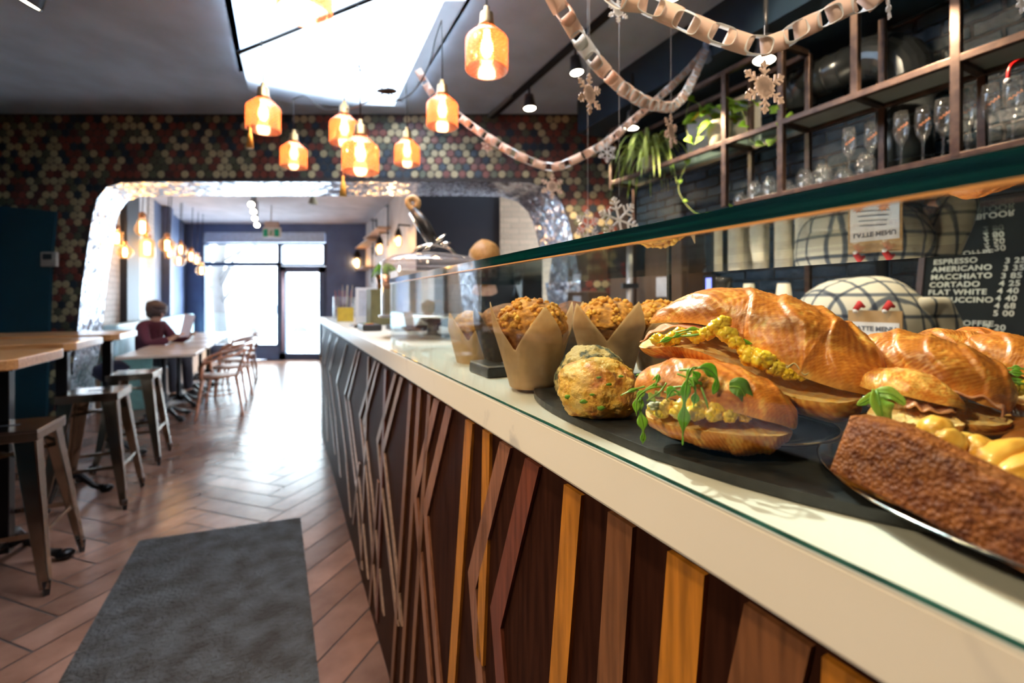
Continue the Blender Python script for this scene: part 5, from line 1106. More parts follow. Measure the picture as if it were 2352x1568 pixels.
def leafstrip(parent, pts, wmax, lobes=3, m=M_aru, seed=0, up=(0, -1, .3), name='arugula_leaf', tip=.5):
    wmax *= 1.45 if lobes else 1.0; n = 34; c = spline(pts, n); vs = []; fs = []; up = Vector(up)
    for i, p in enumerate(c):
        u = i / (n - 1); d = (c[min(i + 1, n - 1)] - c[max(i - 1, 0)]).normalized(); sd = d.cross(up).normalized(); nn = sd.cross(d)
        env = (.16 + .84 * min(1, max(0, (u - .22) / .4))) if lobes else math.sin(math.pi * min(1, u * .96 + .04)) ** .7
        w_ = wmax * env * (.60 + .40 * math.cos(2 * math.pi * (u * (lobes + .5)) + seed) if lobes else 1) * (min(1, (1 - u) * 4 + .08) if lobes else 1)
        rf = .18 * math.sin(u * 14 + seed)
        vs += [p - sd * w_ + nn * w_ * (.35 + rf), p - sd * w_ * .5 + nn * w_ * .10, p, p + sd * w_ * .5 + nn * w_ * .10, p + sd * w_ + nn * w_ * (.35 - rf)]
    for i in range(n - 1):
        for k in range(4): a = i * 5 + k; fs.append((a, a + 1, a + 6, a + 5))
    b = MB(); b.add(vs, fs, None, True); v = b.build(name, m, parent, solid=.0004)
    b = MB(); b.tube([q - up.normalized() * -.0006 for q in c[:-3]], [.0011 - .0007 * i / n for i in range(n - 3)], 5); b.build('leaf_rib', M_aru2, v); return v
def eggs(parent, ctrs, name='scrambled_egg'):
    b = MB()
    for i, (px, py, Y, r) in enumerate(ctrs):
        rr_ = 1.25 * r * Y / F; b.blob(P(px, py, Y), (rr_ * 1.15, rr_ * 1.0, rr_ * .85), .34, 1.6, 4, seed=i * 3 + int(px))
        for k in range(5):
            a = k * 1.3 + px; b.blob(P(px + math.cos(a) * r * .7, py + math.sin(a) * r * .5, Y - .003), rr_ * .60, .30, 1.4, 3, seed=i + k * 5)
    return b.build(name, M_egg, parent)
def sheetstrip(parent, A_, B_, m, name, wav=.0015, seed=0, th=.0012):
    n = 40; a = spline(A_, n); c = spline(B_, n); b = MB(); vs = []; fs = []
    for i in range(n):
        for k in range(7):
            f = k / 6; q = a[i] * (1 - f) + c[i] * f; q = q + Vector((0, 0, wav * math.sin(i * .55 + k * .7 + seed) + wav * noise.noise(Vector((i * .2, k * .4, seed))))); vs.append(q)
    for i in range(n - 1):
        for k in range(6): x = i * 7 + k; fs.append((x, x + 1, x + 8, x + 7))
    b.add(vs, fs, None, True); return b.build(name, m, parent, solid=th)

# slate tray, plates
trc = TL(.33, .565, 0); b = MB(); poly = []
for k in range(72):
    a = 2 * math.pi * k / 72; ex_ = .62; ca, sa = math.cos(a), math.sin(a)
    L = .565 + .226 * math.copysign(abs(ca) ** ex_, ca) * (1 if True else 0); t_ = .36 + .40 * math.copysign(abs(sa) ** ex_, sa)
    L += .055 * min(1.6, max(0, (.38 - t_) / .22)) ** 1.6 * (1 if ca < 0 else 0); poly.append(TL(t_, L, ZT + .0012))
b.prism(poly, (0, 0, .0095)); tag(b.build('slate_tray', M_slate, rz=PSI, bevel=.0015), 'long rounded black slate tray lying on the marble inside the case', 'tray'); ZT2 = ZT + .0110
def plate(t_, L, r, z, m, lb, nm='plate', rim=None, cat='plate'):
    e = thing(nm, lb, cat, TL(t_, L, z)); c = TL(t_, L, z)
    MB().lathe([(0, .0), (r * .6, .0), (r * .72, .002), (r * .97, .0085), (r, .0105), (r * .985, .0115), (r * .72, .005), (r * .6, .0035), (0, .0035)], c, 72).build('dish', m, e)
    if rim: MB().lathe([(r * .985, .0112), (r * 1.001, .0108), (r * 1.001, .0122), (r * .985, .0124)], c, 96).build('rim', rim, e)
    return e
plate(.372, .489, .104, ZT2 + .0005, mat('black_glazed_plate', (.012, .012, .013), .12, scale=20, coat=.6), 'glossy black plate with a thin pale rim under the front egg croissant', rim=mat('pale_rim', (.60, .48, .33), .3))
PLZ = ZT2 + .004
plate(.085, .552, .200, ZT2 + .0005, M_silver, 'polished silver plate under the brown loaf slice at the right', 'silver_plate')

# --- front croissant ---
f1 = thing('egg_croissant', 'split croissant with scrambled egg and arugula, front one on the black plate', 'croissant sandwich', P(1650, 1000, .47), 0, 'croissant sandwiches in the case')
half([P(1468, 880, .525), P(1530, 893, .505), P(1610, 905, .485), P(1690, 925, .465), P(1760, 950, .45), P(1828, 982, .44)], [.012, .033, .038, .036, .030, .008], [.020, .042, .046, .042, .032, .009], 1, nb=4.2, slant=1.2, seed=1, tone=.50, lean=.1).build('top_half', M_crust, f1)
half([P(1485, 938, .50), P(1550, 945, .485), P(1620, 952, .47), P(1690, 960, .46), P(1750, 966, .455), P(1800, 972, .455)], [.014, .024, .030, .034, .030, .012], [.018, .036, .041, .041, .036, .016], -1, upv=(-.09, -.13, 1), nb=5, slant=.8, seed=2, tone=.40, ridge=.05).build('bottom_half', M_crust, f1)
eggs(f1, [(1505, 938, .475, 12), (1535, 934, .462, 15), (1572, 932, .452, 16), (1610, 934, .445, 16), (1646, 938, .440, 15), (1682, 945, .436, 12), (1600, 922, .465, 22), (1550, 922, .475, 20), (1660, 930, .455, 18), (1520, 948, .462, 11), (1560, 946, .448, 14), (1598, 948, .440, 15), (1638, 952, .436, 14), (1676, 956, .434, 12), (1710, 958, .436, 10)])
b = MB(); rr = random.Random(4)
for k in range(16): b.blob(P(1492 + rr.random() * 40, 925 + rr.random() * 14, .462), (.0035, .0035, .002), .4, 2, 2, seed=k)
b.build('grated_cheese', mat('white_cheese', (.85, .78, .55), .5, sss=.3), f1)
sheetstrip(f1, [P(1640, 915, .45), P(1665, 930, .44), P(1700, 945, .435)], [P(1655, 885, .46), P(1690, 905, .45), P(1712, 930, .44)], M_ham, 'ham_slice')
arus = [([(1500, 884, .47), (1478, 900, .455), (1470, 935, .445), (1477, 985, .44), (1476, 1020, .44)], 9, 4), ([(1520, 888, .465), (1490, 893, .45), (1463, 915, .445), (1462, 955, .44)], 7, 3), ([(1480, 888, .46), (1455, 895, .45), (1425, 908, .45)], 4, 1),
        ([(1625, 850, .45), (1590, 845, .435), (1576, 880, .43), (1570, 950, .428), (1568, 1022, .428)], 10, 4), ([(1560, 850, .45), (1590, 848, .44), (1620, 845, .435), (1645, 870, .435), (1638, 905, .432)], 13, 2),
        ([(1500, 872, .47), (1512, 860, .465), (1508, 878, .46), (1500, 890, .458)], 6, 2), ([(1540, 890, .46), (1575, 885, .45), (1600, 870, .445), (1590, 850, .445)], 8, 2), ([(1525, 900, .455), (1560, 905, .445), (1545, 895, .445), (1530, 918, .443)], 9, 2),
        ([(1590, 870, .44), (1597, 900, .434), (1592, 935, .432)], 7, 2), ([(1530, 880, .46), (1515, 900, .45), (1500, 910, .447), (1485, 920, .447)], 9, 3), ([(1555, 858, .45), (1573, 865, .445), (1600, 878, .44), (1612, 880, .44)], 8, 2),
        ([(1610, 890, .44), (1620, 915, .434), (1627, 940, .432)], 2.5, 0), ([(1690, 950, .438), (1715, 940, .436), (1740, 940, .438)], 5, 1)]
for i, (pts, w_, lb_) in enumerate(arus): leafstrip(f1, [P(*p) for p in pts], w_ * .44 / F, lb_, M_aru if i % 3 else M_aru2 if i == 9 else M_aru, seed=i)
leafstrip(f1, [P(1675, 888, .432), P(1700, 892, .428), P(1718, 925, .43)], 22 * .43 / F, 0, mat('round_leaf_green', (.14, .30, .04), .4), seed=2)

sheetstrip(f1, [P(1490, 915, .475), P(1560, 920, .46), P(1640, 930, .447), P(1720, 950, .440)], [P(1490, 900, .50), P(1560, 905, .49), P(1640, 915, .475), P(1730, 935, .46)], M_cheese, 'cheese_slice', seed=8)
# --- big upper croissant ---
f2 = thing('egg_croissant', 'biggest split croissant with egg, ham and cheese, stacked on top of the others', 'croissant sandwich', P(1750, 900, .5), 0, 'croissant sandwiches in the case')
half([P(1492, 742, .62), P(1560, 738, .60), P(1640, 742, .575), P(1720, 768, .55), P(1800, 805, .52), P(1880, 845, .495), P(1960, 880, .47), P(2006, 905, .46)], [.006, .029, .046, .055, .060, .058, .045, .018], [.012, .034, .052, .060, .064, .062, .05, .02], 1, nb=6.4, slant=1.5, seed=3, tone=.50, nu=170, nv=60, ridge=.085).build('top_half', M_crust, f2)
half([P(1468, 795, .575), P(1540, 780, .565), P(1610, 785, .55), P(1690, 812, .53), P(1760, 850, .51), P(1840, 880, .49), P(1920, 893, .47), P(1976, 890, .46)], [.013, .025, .026, .022, .022, .028, .031, .016], [.018, .036, .042, .044, .046, .048, .044, .020], -1, upv=(-.09, -.13, 1), nb=6, slant=.7, seed=4, tone=.32, nu=150, nv=50, ridge=.05).build('bottom_half', M_crust, f2)
eggs(f2, [(1512, 780, .53, 12), (1530, 786, .52, 9), (1560, 764, .54, 11), (1625, 765, .505, 13), (1648, 750, .50, 15), (1662, 738, .50, 12), (1672, 768, .495, 16), (1690, 786, .49, 13), (1712, 806, .485, 12), (1728, 820, .478, 18), (1752, 826, .47, 19), (1782, 845, .468, 16), (1812, 858, .465, 13), (1600, 772, .53, 14), (1545, 778, .54, 13), (1840, 862, .462, 10)])
sheetstrip(f2, [P(1470, 788, .555), P(1500, 765, .545), P(1560, 752, .54), P(1640, 762, .53)], [P(1480, 778, .57), P(1510, 750, .57), P(1570, 742, .57), P(1640, 748, .565)], M_ham, 'ham_slice', seed=1)
sheetstrip(f2, [P(1672, 762, .505), P(1730, 800, .485), P(1790, 835, .465), P(1860, 855, .452), P(1930, 858, .445)], [P(1680, 745, .53), P(1740, 770, .52), P(1800, 805, .50), P(1870, 830, .485), P(1940, 850, .47)], mat('pale_ham', (.66, .34, .14), .4, scale=40, sss=.3, coat=.2), 'ham_slice', seed=2)
sheetstrip(f2, [P(1800, 836, .462), P(1850, 853, .452), P(1900, 856, .446), P(1950, 850, .445)], [P(1810, 825, .475), P(1860, 832, .47), P(1910, 840, .465), P(1965, 845, .46)], M_cheese, 'cheese_slice', wav=.003, seed=4)
for i, (pts, w_, lb_) in enumerate([([(1600, 762, .53), (1570, 765, .52), (1545, 775, .515), (1508, 788, .51)], 5, 3), ([(1550, 764, .53), (1580, 757, .52), (1600, 755, .52), (1620, 762, .515)], 5, 1), ([(1560, 772, .52), (1590, 770, .51), (1615, 766, .505)], 3, 0), ([(1675, 752, .50), (1692, 765, .49), (1700, 780, .486), (1728, 790, .486)], 5, 1), ([(1620, 762, .51), (1632, 755, .505), (1640, 752, .505)], 4, 0), ([(1895, 846, .448), (1905, 843, .445), (1915, 850, .445)], 4, 1)]):
    leafstrip(f2, [P(*p) for p in pts], w_ * .5 / F, lb_, M_aru, seed=i + 20)
# riser plate under the upper one
rs = plate(.36, .60, .075, ZT2 + .014, mat('black_glazed_plate', (.012, .012, .013), .12), 'small black plate behind the front croissant carrying the stack', 'plate')
# --- right croissants ---
f3 = thing('ham_croissant', 'split croissant with ham at the right of the big one', 'croissant sandwich', P(2130, 900, .42), 0, 'croissant sandwiches in the case')
half([P(1985, 828, .50), P(2045, 835, .48), P(2110, 855, .455), P(2180, 880, .435), P(2250, 915, .42), P(2312, 948, .41)], [.026, .036, .038, .038, .034, .012], [.024, .040, .043, .042, .036, .012], 1, nb=5.5, slant=1.4, seed=5, tone=.48, nu=150, nv=50).build('top_half', M_crust, f3)
half([P(2010, 905, .47), P(2090, 915, .45), P(2170, 935, .43), P(2240, 945, .415), P(2290, 945, .41)], [.012, .018, .018, .016, .008], [.02, .036, .038, .034, .016], -1, upv=(-.09, -.13, 1), nb=5, seed=6, tone=.5).build('bottom_half', M_crust, f3)
sheetstrip(f3, [P(2150, 895, .41), P(2200, 905, .398), P(2260, 915, .39), P(2300, 940, .386), P(2300, 955, .388)], [P(2160, 890, .43), P(2220, 893, .42), P(2275, 905, .41), P(2312, 930, .40), P(2318, 950, .40)], M_ham, 'ham_slice', seed=3)
f4 = thing('ham_roll', 'pale golden split roll with ham and a large green leaf, front of the right pile', 'croissant sandwich', P(2090, 990, .4), 0, 'croissant sandwiches in the case')
half([P(1992, 880, .445), P(2040, 890, .43), P(2100, 900, .415), P(2150, 918, .405), P(2205, 940, .40)], [.014, .019, .020, .016, .004], [.018, .030, .032, .026, .006], 1, nb=3.2, slant=1.5, seed=7, tone=.12, ridge=.05).build('top_half', M_crust, f4)
half([P(2000, 935, .42), P(2060, 938, .405), P(2120, 945, .395), P(2180, 950, .39)], [.010, .022, .024, .018], [.016, .032, .034, .02], -1, upv=(-.09, -.13, 1), nb=4, seed=8, tone=.25).build('bottom_half', M_crust, f4)
sheetstrip(f4, [P(2060, 925, .395), P(2100, 935, .385), P(2140, 945, .38), P(2190, 948, .38)], [P(2070, 915, .41), P(2110, 922, .40), P(2150, 932, .40), P(2200, 938, .395)], mat('pink_ham', (.72, .34, .20), .4, sss=.3, scale=40), 'ham_slice', seed=6)
M_basil = mat('broad_leaf_green', (.15, .34, .03), .40, scale=40, col2=(.20, .42, .06), sss=.2)
leafstrip(f4, [P(2012, 897, .392), P(2020, 930, .382), P(2035, 982, .380)], 24 * .385 / F, 0, M_basil, seed=1); leafstrip(f4, [P(2010, 900, .392), P(2045, 905, .385), P(2080, 930, .38)], 15 * .385 / F, 0, M_basil, seed=2); leafstrip(f4, [P(2015, 900, .395), P(1995, 915, .392), P(1968, 930, .392)], 10 * .39 / F, 0, M_basil, seed=3)
f5 = thing('croissant', 'golden croissant lying at the back of the right pile', 'croissant', P(2200, 800, .55), 0, 'croissant sandwiches in the case')
half([P(2075, 800, .60), P(2150, 800, .585), P(2220, 815, .57), P(2300, 835, .55), P(2400, 850, .53)], [.010, .026, .030, .030, .028], [.02, .04, .045, .045, .04], 1, nb=5, slant=.6, seed=9, tone=.42).build('top_half', M_crust, f5)
half([P(2080, 803, .60), P(2150, 804, .585), P(2220, 820, .57), P(2300, 842, .55), P(2400, 856, .53)], [.008, .018, .018, .016, .014], [.02, .04, .045, .045, .04], -1, upv=(-.09, -.13, 1), nb=5, seed=10, tone=.6).build('bottom_half', M_crust, f5)
f6 = thing('croissant', 'croissant peeking over the back of the pile under the menu board', 'croissant', P(2240, 770, .68), 0, 'croissant sandwiches in the case')
half([P(2180, 790, .70), P(2235, 785, .69), P(2290, 790, .68), P(2350, 800, .67)], [.012, .024, .018, .010], [.02, .035, .03, .02], 1, nb=3, seed=11, tone=.6).build('top_half', M_crust, f6)
half([P(2180, 792, .70), P(2235, 787, .69), P(2290, 792, .68), P(2350, 802, .67)], [.012, .02, .02, .012], [.02, .035, .03, .02], -1, upv=(-.09, -.13, 1), nb=3, seed=12, tone=.6).build('bottom_half', M_crust, f6)
f7 = thing('egg_croissant', 'croissant sandwich with egg and arugula cut off by the right edge', 'croissant sandwich', P(2340, 900, .45), 0, 'croissant sandwiches in the case')
half([P(2232, 812, .52), P(2290, 820, .50), P(2360, 850, .48), P(2440, 890, .46)], [.020, .028, .034, .03], [.02, .038, .042, .04], 1, nb=4, slant=1.2, seed=13, tone=.55).build('top_half', M_crust, f7)
half([P(2285, 905, .44), P(2340, 905, .43), P(2420, 910, .42), P(2500, 920, .41)], [.012, .022, .022, .02], [.016, .034, .036, .034], -1, upv=(-.09, -.13, 1), nb=4, seed=14, tone=.45).build('bottom_half', M_crust, f7)
eggs(f7, [(2308, 884, .42, 12), (2335, 893, .415, 13), (2355, 888, .415, 14), (2385, 890, .415, 16)])
for i, (pts, w_, lb_) in enumerate([([(2290, 862, .43), (2320, 855, .42), (2360, 860, .415)], 7, 2), ([(2275, 858, .43), (2300, 870, .42), (2350, 872, .41)], 6, 0), ([(2300, 848, .43), (2330, 845, .425), (2365, 850, .42)], 6, 2), ([(2300, 868, .42), (2340, 880, .41), (2370, 878, .41)], 5, 2)]): leafstrip(f7, [P(*p) for p in pts], w_ * .42 / F, lb_, M_aru, seed=i + 40)

# --- loaf slice and danish ---
def slab(nm, quad, back, m, parent, nx=90, ny=30, nz=10, amp=.0012, seed=0, topfn=None, col=None, edgec=None):
    """quad: bottom-left, bottom-right, top-right, top-left world points; back: offset vector"""
    bl, br_, tr, tl_ = [Vector(q) for q in quad]; back = Vector(back); b = MB()
    def grid(f, n1, n2, flip=False):
        vs = []; fs = []; cs_ = []
        for i in range(n1 + 1):
            for j in range(n2 + 1):
                q, ed = f(i / n1, j / n2); nn = noise.fractal(q * 90 + Vector((seed, 0, 0)), 1., 2., 4); n2_ = noise.fractal(q * 320, 1., 2., 2)
                vs.append(q + Vector((0, 0, 1)) * amp * nn + Vector((-.6, -.8, 0)) * amp * (nn + n2_ * .6)); cs_.append(mixc(col, edgec, ed))
        for i in range(n1):
            for j in range(n2): a = i * (n2 + 1) + j; fs.append((a, a + 1, a + n2 + 2, a + n2 + 1))
        b.add(vs, fs, cs_, True)
    F_ = lambda u, v: (bl * (1 - u) + br_ * u) * (1 - v) + ((tl_ * (1 - u) + tr * u) + Vector((0, 0, topfn(u) if topfn else 0))) * v
    ed = lambda *a: min(1, max(0, 1 - min(a) * 14))
    rnd = lambda u, v: back * .07 * (max(0, 1 - min(u, v, 1 - v, 1 - u) * 16) ** 2)
    grid(lambda u, v: (F_(u, v) + rnd(u, v), ed(u, v, 1 - v) * .6), nx, ny)
    grid(lambda u, v: (F_(u, 1) + back * (.07 + v * .93), .7), nx, nz); grid(lambda u, v: (F_(u, 0) + back * (.07 + v * .93), .7), nx, nz)
    grid(lambda u, v: (F_(0, u) + back * (.07 + v * .93), .8), ny, nz); grid(lambda u, v: (F_(1, u) + back * (.07 + v * .93), .8), ny, nz); grid(lambda u, v: (F_(u, v) + back, .6), 20, 8)
    return b.build(nm, m, parent)
def crumbmat():
    m = mat('banana_loaf_crumb', (1, 1, 1), .60, scale=130, col2=(.50, .36, .26), range=(.36, .60), attr=True, sss=.05, spec=.2); nt = m.node_tree; N = nt.nodes; bs = N['Principled BSDF']
    vo = N.new('ShaderNodeTexVoronoi'); vo.inputs['Scale'].default_value = 330; n2 = N.new('ShaderNodeTexNoise'); n2.inputs['Scale'].default_value = 60; n2.inputs['Detail'].default_value = 3
    tc = N.new('ShaderNodeTexCoord'); nt.links.new(tc.outputs['Object'], vo.inputs['Vector']); nt.links.new(tc.outputs['Object'], n2.inputs['Vector'])
    r = N.new('ShaderNodeValToRGB'); r.color_ramp.elements[0].position = .34; r.color_ramp.elements[0].color = (0, 0, 0, 1); r.color_ramp.elements[1].position = .46; r.color_ramp.elements[1].color = (1, 1, 1, 1); nt.links.new(n2.outputs['Fac'], r.inputs[0])
    mt_ = N.new('ShaderNodeMath'); mt_.operation = 'ADD'; nt.links.new(vo.outputs['Distance'], mt_.inputs[0]); nt.links.new(r.outputs[0], mt_.inputs[1])
    bp = N.new('ShaderNodeBump'); bp.inputs['Strength'].default_value = .8; bp.inputs['Distance'].default_value = .0022; nt.links.new(mt_.outputs[0], bp.inputs['Height']); nt.links.new(bp.outputs[0], bs.inputs['Normal']); return m
lf = thing('loaf_slice', 'dark brown banana loaf slice standing on the silver plate', 'cake slice', P(2130, 1190, .32))
slab('cake', [P(1903, 1078, .360), P(2420, 1352, .232), P(2420, 1128, .236), P(1950, 950, .366)], TL(-.003, .020, .000), crumbmat(), lf, topfn=lambda u: .004 * math.sin(u * 5.5) - .002, col=(.20, .052, .008), edgec=(.34, .10, .018), amp=.0010)
dn = thing('apple_danish', 'folded yellow danish with glazed brown fruit top, behind the loaf slice', 'danish', P(2250, 1040, .39))
M_dn = mat('danish_dough', (1, 1, 1), .38, scale=60, col2=(.86, .78, .66), attr=True, coat=.4, coatr=.2, bump=.3, bdist=.002, sss=.15, ssr=(.01, .006, .002))
def dough(ctrs, name, parent=dn, seed=0, cA=(.92, .60, .15), cB=(.86, .40, .05)):
    b = MB()
    for i, (px, py, Y, rx, ry, an) in enumerate(ctrs):
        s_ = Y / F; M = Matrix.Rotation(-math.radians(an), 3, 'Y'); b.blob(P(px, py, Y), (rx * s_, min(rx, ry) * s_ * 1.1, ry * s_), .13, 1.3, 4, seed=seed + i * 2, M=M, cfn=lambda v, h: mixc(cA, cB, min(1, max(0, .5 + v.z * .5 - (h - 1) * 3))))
    return b.build(name, M_dn, parent)
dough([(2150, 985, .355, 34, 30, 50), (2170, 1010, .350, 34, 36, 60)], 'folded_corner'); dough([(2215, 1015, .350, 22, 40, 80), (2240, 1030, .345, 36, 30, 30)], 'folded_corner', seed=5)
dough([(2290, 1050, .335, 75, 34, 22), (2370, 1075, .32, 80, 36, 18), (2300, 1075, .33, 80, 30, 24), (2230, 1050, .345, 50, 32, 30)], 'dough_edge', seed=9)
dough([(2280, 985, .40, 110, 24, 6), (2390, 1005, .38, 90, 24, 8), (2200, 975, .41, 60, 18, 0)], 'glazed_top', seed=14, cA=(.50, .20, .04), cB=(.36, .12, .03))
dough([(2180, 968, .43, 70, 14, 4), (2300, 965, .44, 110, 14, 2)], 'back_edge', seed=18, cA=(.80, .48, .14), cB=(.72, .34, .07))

# --- scones ---
def scone(nm, lb, px, py, Y, rx, ry, m, seed, z0):
    t = thing(nm, lb, 'scone', Vector((P(px, py, Y).x, Y, z0)), 0, 'savoury scones on the slate'); s_ = Y / F; c = P(px, py, Y); b = MB(); vs, fs = ico(6); out = []
    for v in vs:
        h = 1 + .12 * noise.fractal(v * 1.3 + Vector((seed, 0, 0)), 1., 2., 3) + .045 * noise.fractal(v * 5 + Vector((seed, 1, 0)), .8, 2.1, 6) + .016 * noise.fractal(v * 24, 1., 2., 3)
        q = Vector((v.x * rx, v.y * rx * .9, math.copysign(abs(v.z) ** .85, v.z) * ry)) * s_ * h + c; q.z = max(q.z, z0 + .0008 + .0006 * noise.noise(v * 9)); out.append(q)
    b.add(out, fs, None, True); b.build('crust', m, t); return t, c, s_
M_sc = mat('cheese_scone_crust', (.90, .50, .075), .45, scale=45, detail=9, col2=(.60, .19, .022), range=(.34, .52), col3=(.92, .62, .20), pos3=.72, bump=.8, bdist=.003, bscale=260, sss=.12, coat=.15)
M_sc2 = mat('blueberry_scone_crust', (.62, .44, .17), .6, scale=55, detail=8, col2=(.08, .085, .055), range=(.40, .52), col3=(.56, .40, .18), pos3=.7, bump=.8, bdist=.003, bscale=260)
sc1, c1, s1 = scone('cheese_scone', 'orange yellow cheese and chive scone at the front of the slate tray', 1374, 893, .62, 92, 72, M_sc, 3, ZT2)
for i, (px, py) in enumerate(((1362, 855), (1410, 854), (1381, 868), (1346, 889), (1430, 930), (1330, 905), (1300, 900), (1365, 917), (1462, 860), (1445, 925))):
    d = Vector(((px - 1374) / 92., 0, -(py - 893) / 72.)); y = -math.sqrt(max(.05, 1 - d.x ** 2 - d.z ** 2)); q = c1 + Vector((d.x * 92, y * 86, d.z * 72)) * s1 * 1.02; b = MB(); b.blob(q, (.0035, .0012, .0016) if i < 4 else (.0055, .0015, .003), .4, 2, 2, seed=i); b.build('chive_fleck', M_aru, sc1)
scone('blueberry_scone', 'grey green sugar crusted scone behind the cheese scone', 1356, 868, .73, 78, 72, M_sc2, 8, ZT2)
# --- muffins ---
def muffin(px, py_top, py_bot, Y, wpx, lb, seed, top=(.82, .36, .05), body=(.30, .12, .035), streusel=True, paper=M_paper, rot=0.0, group='muffins in the pastry case'):
    s_ = Y / F; cx = P(px, 0, Y).x; zb = P(px, py_bot, Y).z; zt = P(px, py_top, Y).z; H = zt - zb; R_ = wpx * s_ / 2; base = Vector((cx, Y, zb)); t = thing('muffin', lb, 'muffin', base, 0, group); b = MB()
    b.lathe([(0, 0), (R_ * .52, 0), (R_ * .56, .004), (R_ * .80, H * .62), (R_ * .86, H * .68), (0, H * .7)], base, 40, (.34, .14, .035)); b.build('body', M_muf, t)
    vs, fs = ico(5); out = []; cs_ = []; c = base + Vector((0, 0, H * .68)); so_ = Vector((seed, seed * 2, 0))
    for v in vs:
        f = noise.fractal(v * 5 + so_, 1., 2., 4); g = noise.fractal(v * 1.4 + so_, 1., 2., 2); h = 1 + .06 * g + (.05 if streusel else .03) * f
        q = Vector((v.x * R_ * .90, v.y * R_ * .90, v.z * (H * .34 if v.z > 0 else H * .12))) * h; out.append(c + q); cs_.append(mixc(top, body, min(1, max(0, .3 - f * 1.2))))
    b = MB(); b.add(out, fs, cs_, True); tp_ = b.build('muffin_top', M_muf, t)
    if streusel:
        rr = random.Random(seed); b = MB()
        for k in range(300):
            a = rr.uniform(0, 6.283); e = math.acos(rr.uniform(.10, 1)); n_k = noise.noise(Vector((math.cos(a) * 2, math.sin(a) * 2, seed)))
            if n_k < -.12: continue
            v = Vector((math.sin(e) * math.cos(a), math.sin(e) * math.sin(a), math.cos(e))); q = c + Vector((v.x * R_ * .91, v.y * R_ * .91, v.z * H * .35)); r = rr.uniform(.0020, .0062)
            b.blob(q, r, .35, 1.5, 2, seed=k, col=mixc((1.0, .54, .08), (.80, .32, .04), rr.random()))
        b.build('streusel', M_muf, t)
    if paper:
        b = MB(); n = 96; m = 14; vs = []; fs = []
        for j in range(m + 1):
            for k in range(n):
                a = 2 * math.pi * k / n; tri = 1 - abs(((a + rot) / (math.pi / 2)) % 1 - .5) * 2; hz = H * (.46 + .52 * tri) * (1 + .05 * math.sin(a * 2 + seed)); f = j / m
                z = .001 + (hz) * f; rr_ = R_ * (.58 + .40 * min(1, z / (H * .66)) + .22 * max(0, z / H - .60)) + R_ * .035 * (1 - abs(math.cos(2 * (a + rot)))) * f; sq = 1 + .05 * math.cos(4 * (a + rot)) * (1 - f)
                vs.append(base + Vector((rr_ * sq * math.cos(a), rr_ * sq * math.sin(a), z)))
        for j in range(m):
            for k in range(n): fs.append((j * n + k, j * n + (k + 1) % n, (j + 1) * n + (k + 1) % n, (j + 1) * n + k))
        b.add(vs, fs, None, True); b.build('paper_wrap', paper, t, solid=.0003)
    return t
muffin(1222, 692, 887, .84, 178, 'crumb topped muffin in tan tulip paper nearest the front glass', 2, rot=.55)
muffin(1398, 690, 862, .93, 170, 'crumb topped muffin in tan paper, second from the left', 5, rot=.25)
muffin(1510, 696, 850, .98, 150, 'crumb topped muffin partly hidden behind the big croissant', 9, rot=.9)
M_dkp = translucent('dark_brown_paper', (.035, .020, .014), .1)
muffin(1165, 700, 850, 1.08, 150, 'brown bran muffin in dark paper behind the front muffin', 12, top=(.34, .14, .04), body=(.18, .07, .02), streusel=False, paper=M_dkp, rot=.3)
muffin(1318, 694, 830, 1.18, 130, 'dark chocolate muffin between the two crumb topped muffins', 15, top=(.26, .09, .03), body=(.06, .025, .015), streusel=False, paper=M_dkp, rot=.7)
muffin(1085, 716, 840, 1.22, 110, 'small golden muffin at the far left end of the case', 18, top=(.50, .26, .06), body=(.3, .14, .04), streusel=False, rot=.1)
st_ = thing('display_riser', 'small black riser block on the marble left of the muffins', 'riser', PZ(1105, 870, ZT)); tq, Lq = tl(PZ(1100, 862, ZT)); MB().boxd(tq - .05, tq + .06, Lq + .0, Lq + .10, ZT + .0005, ZT + .022).build('block', M_plas, st_, bevel=.003); MB().boxd(tq - .048, tq + .058, Lq + .002, Lq + .098, ZT + .0225, ZT + .026).build('cover', M_steel, st_)
# --- cake dome, tongs, far counter things ---
dc = TL(2.02, .60, ZT); dm = thing('cake_dome', 'clear domed cake stand lid on a steel stand beyond the pastry case', 'cake dome', dc); ct2 = dc + Vector((0, 0, .0))
R_ = .225; zl = CH - (600 - HY) * dc.y / F - ZT
MB().lathe([(0, 0), (.10, 0), (.10, .006), (.025, .012), (.02, .06), (.06, .085), (R_ + .01, .092), (R_ + .012, .100), (0, .100)], dc, 56).build('stand', M_steel, dm)
MB().lathe([(R_, .102), (R_, zl - .015), (R_ - .01, zl - .002), (R_ * .8, zl + .018), (R_ * .4, zl + .034), (0, zl + .040)], dc, 64).build('lid', M_clear, dm, recalc=False)
MB().lathe([(R_ + .001, zl - .02), (R_ + .006, zl - .012), (R_ + .001, zl - .003), (R_ - .004, zl - .01), (R_ + .001, zl - .02)], dc, 64).build('lid_rim', M_clear, dm)
b = MB(); ht_ = dc + Vector((0, 0, zl + .04)); b.tube(spline([ht_ + Vector((-.095, 0, -.010)), ht_ + Vector((-.06, 0, .022)), ht_ + Vector((0, 0, .036)), ht_ + Vector((.07, 0, .022)), ht_ + Vector((.105, 0, -.008))], 20), .007, 8)
for a_, b_ in (((0, .036), (.062, .085)), ((.0, .036), (-.045, .008)), ((.03, .034), (.085, .045))): b.tube([ht_ + Vector((a_[0], 0, a_[1])), ht_ + Vector(((a_[0] + b_[0]) / 2 + .006, 0, (a_[1] + b_[1]) / 2)), ht_ + Vector((b_[0], 0, b_[1]))], [.006, .012, .002], 8)
b.build('handle', M_silver, dm, label='silver leafy branch handle')
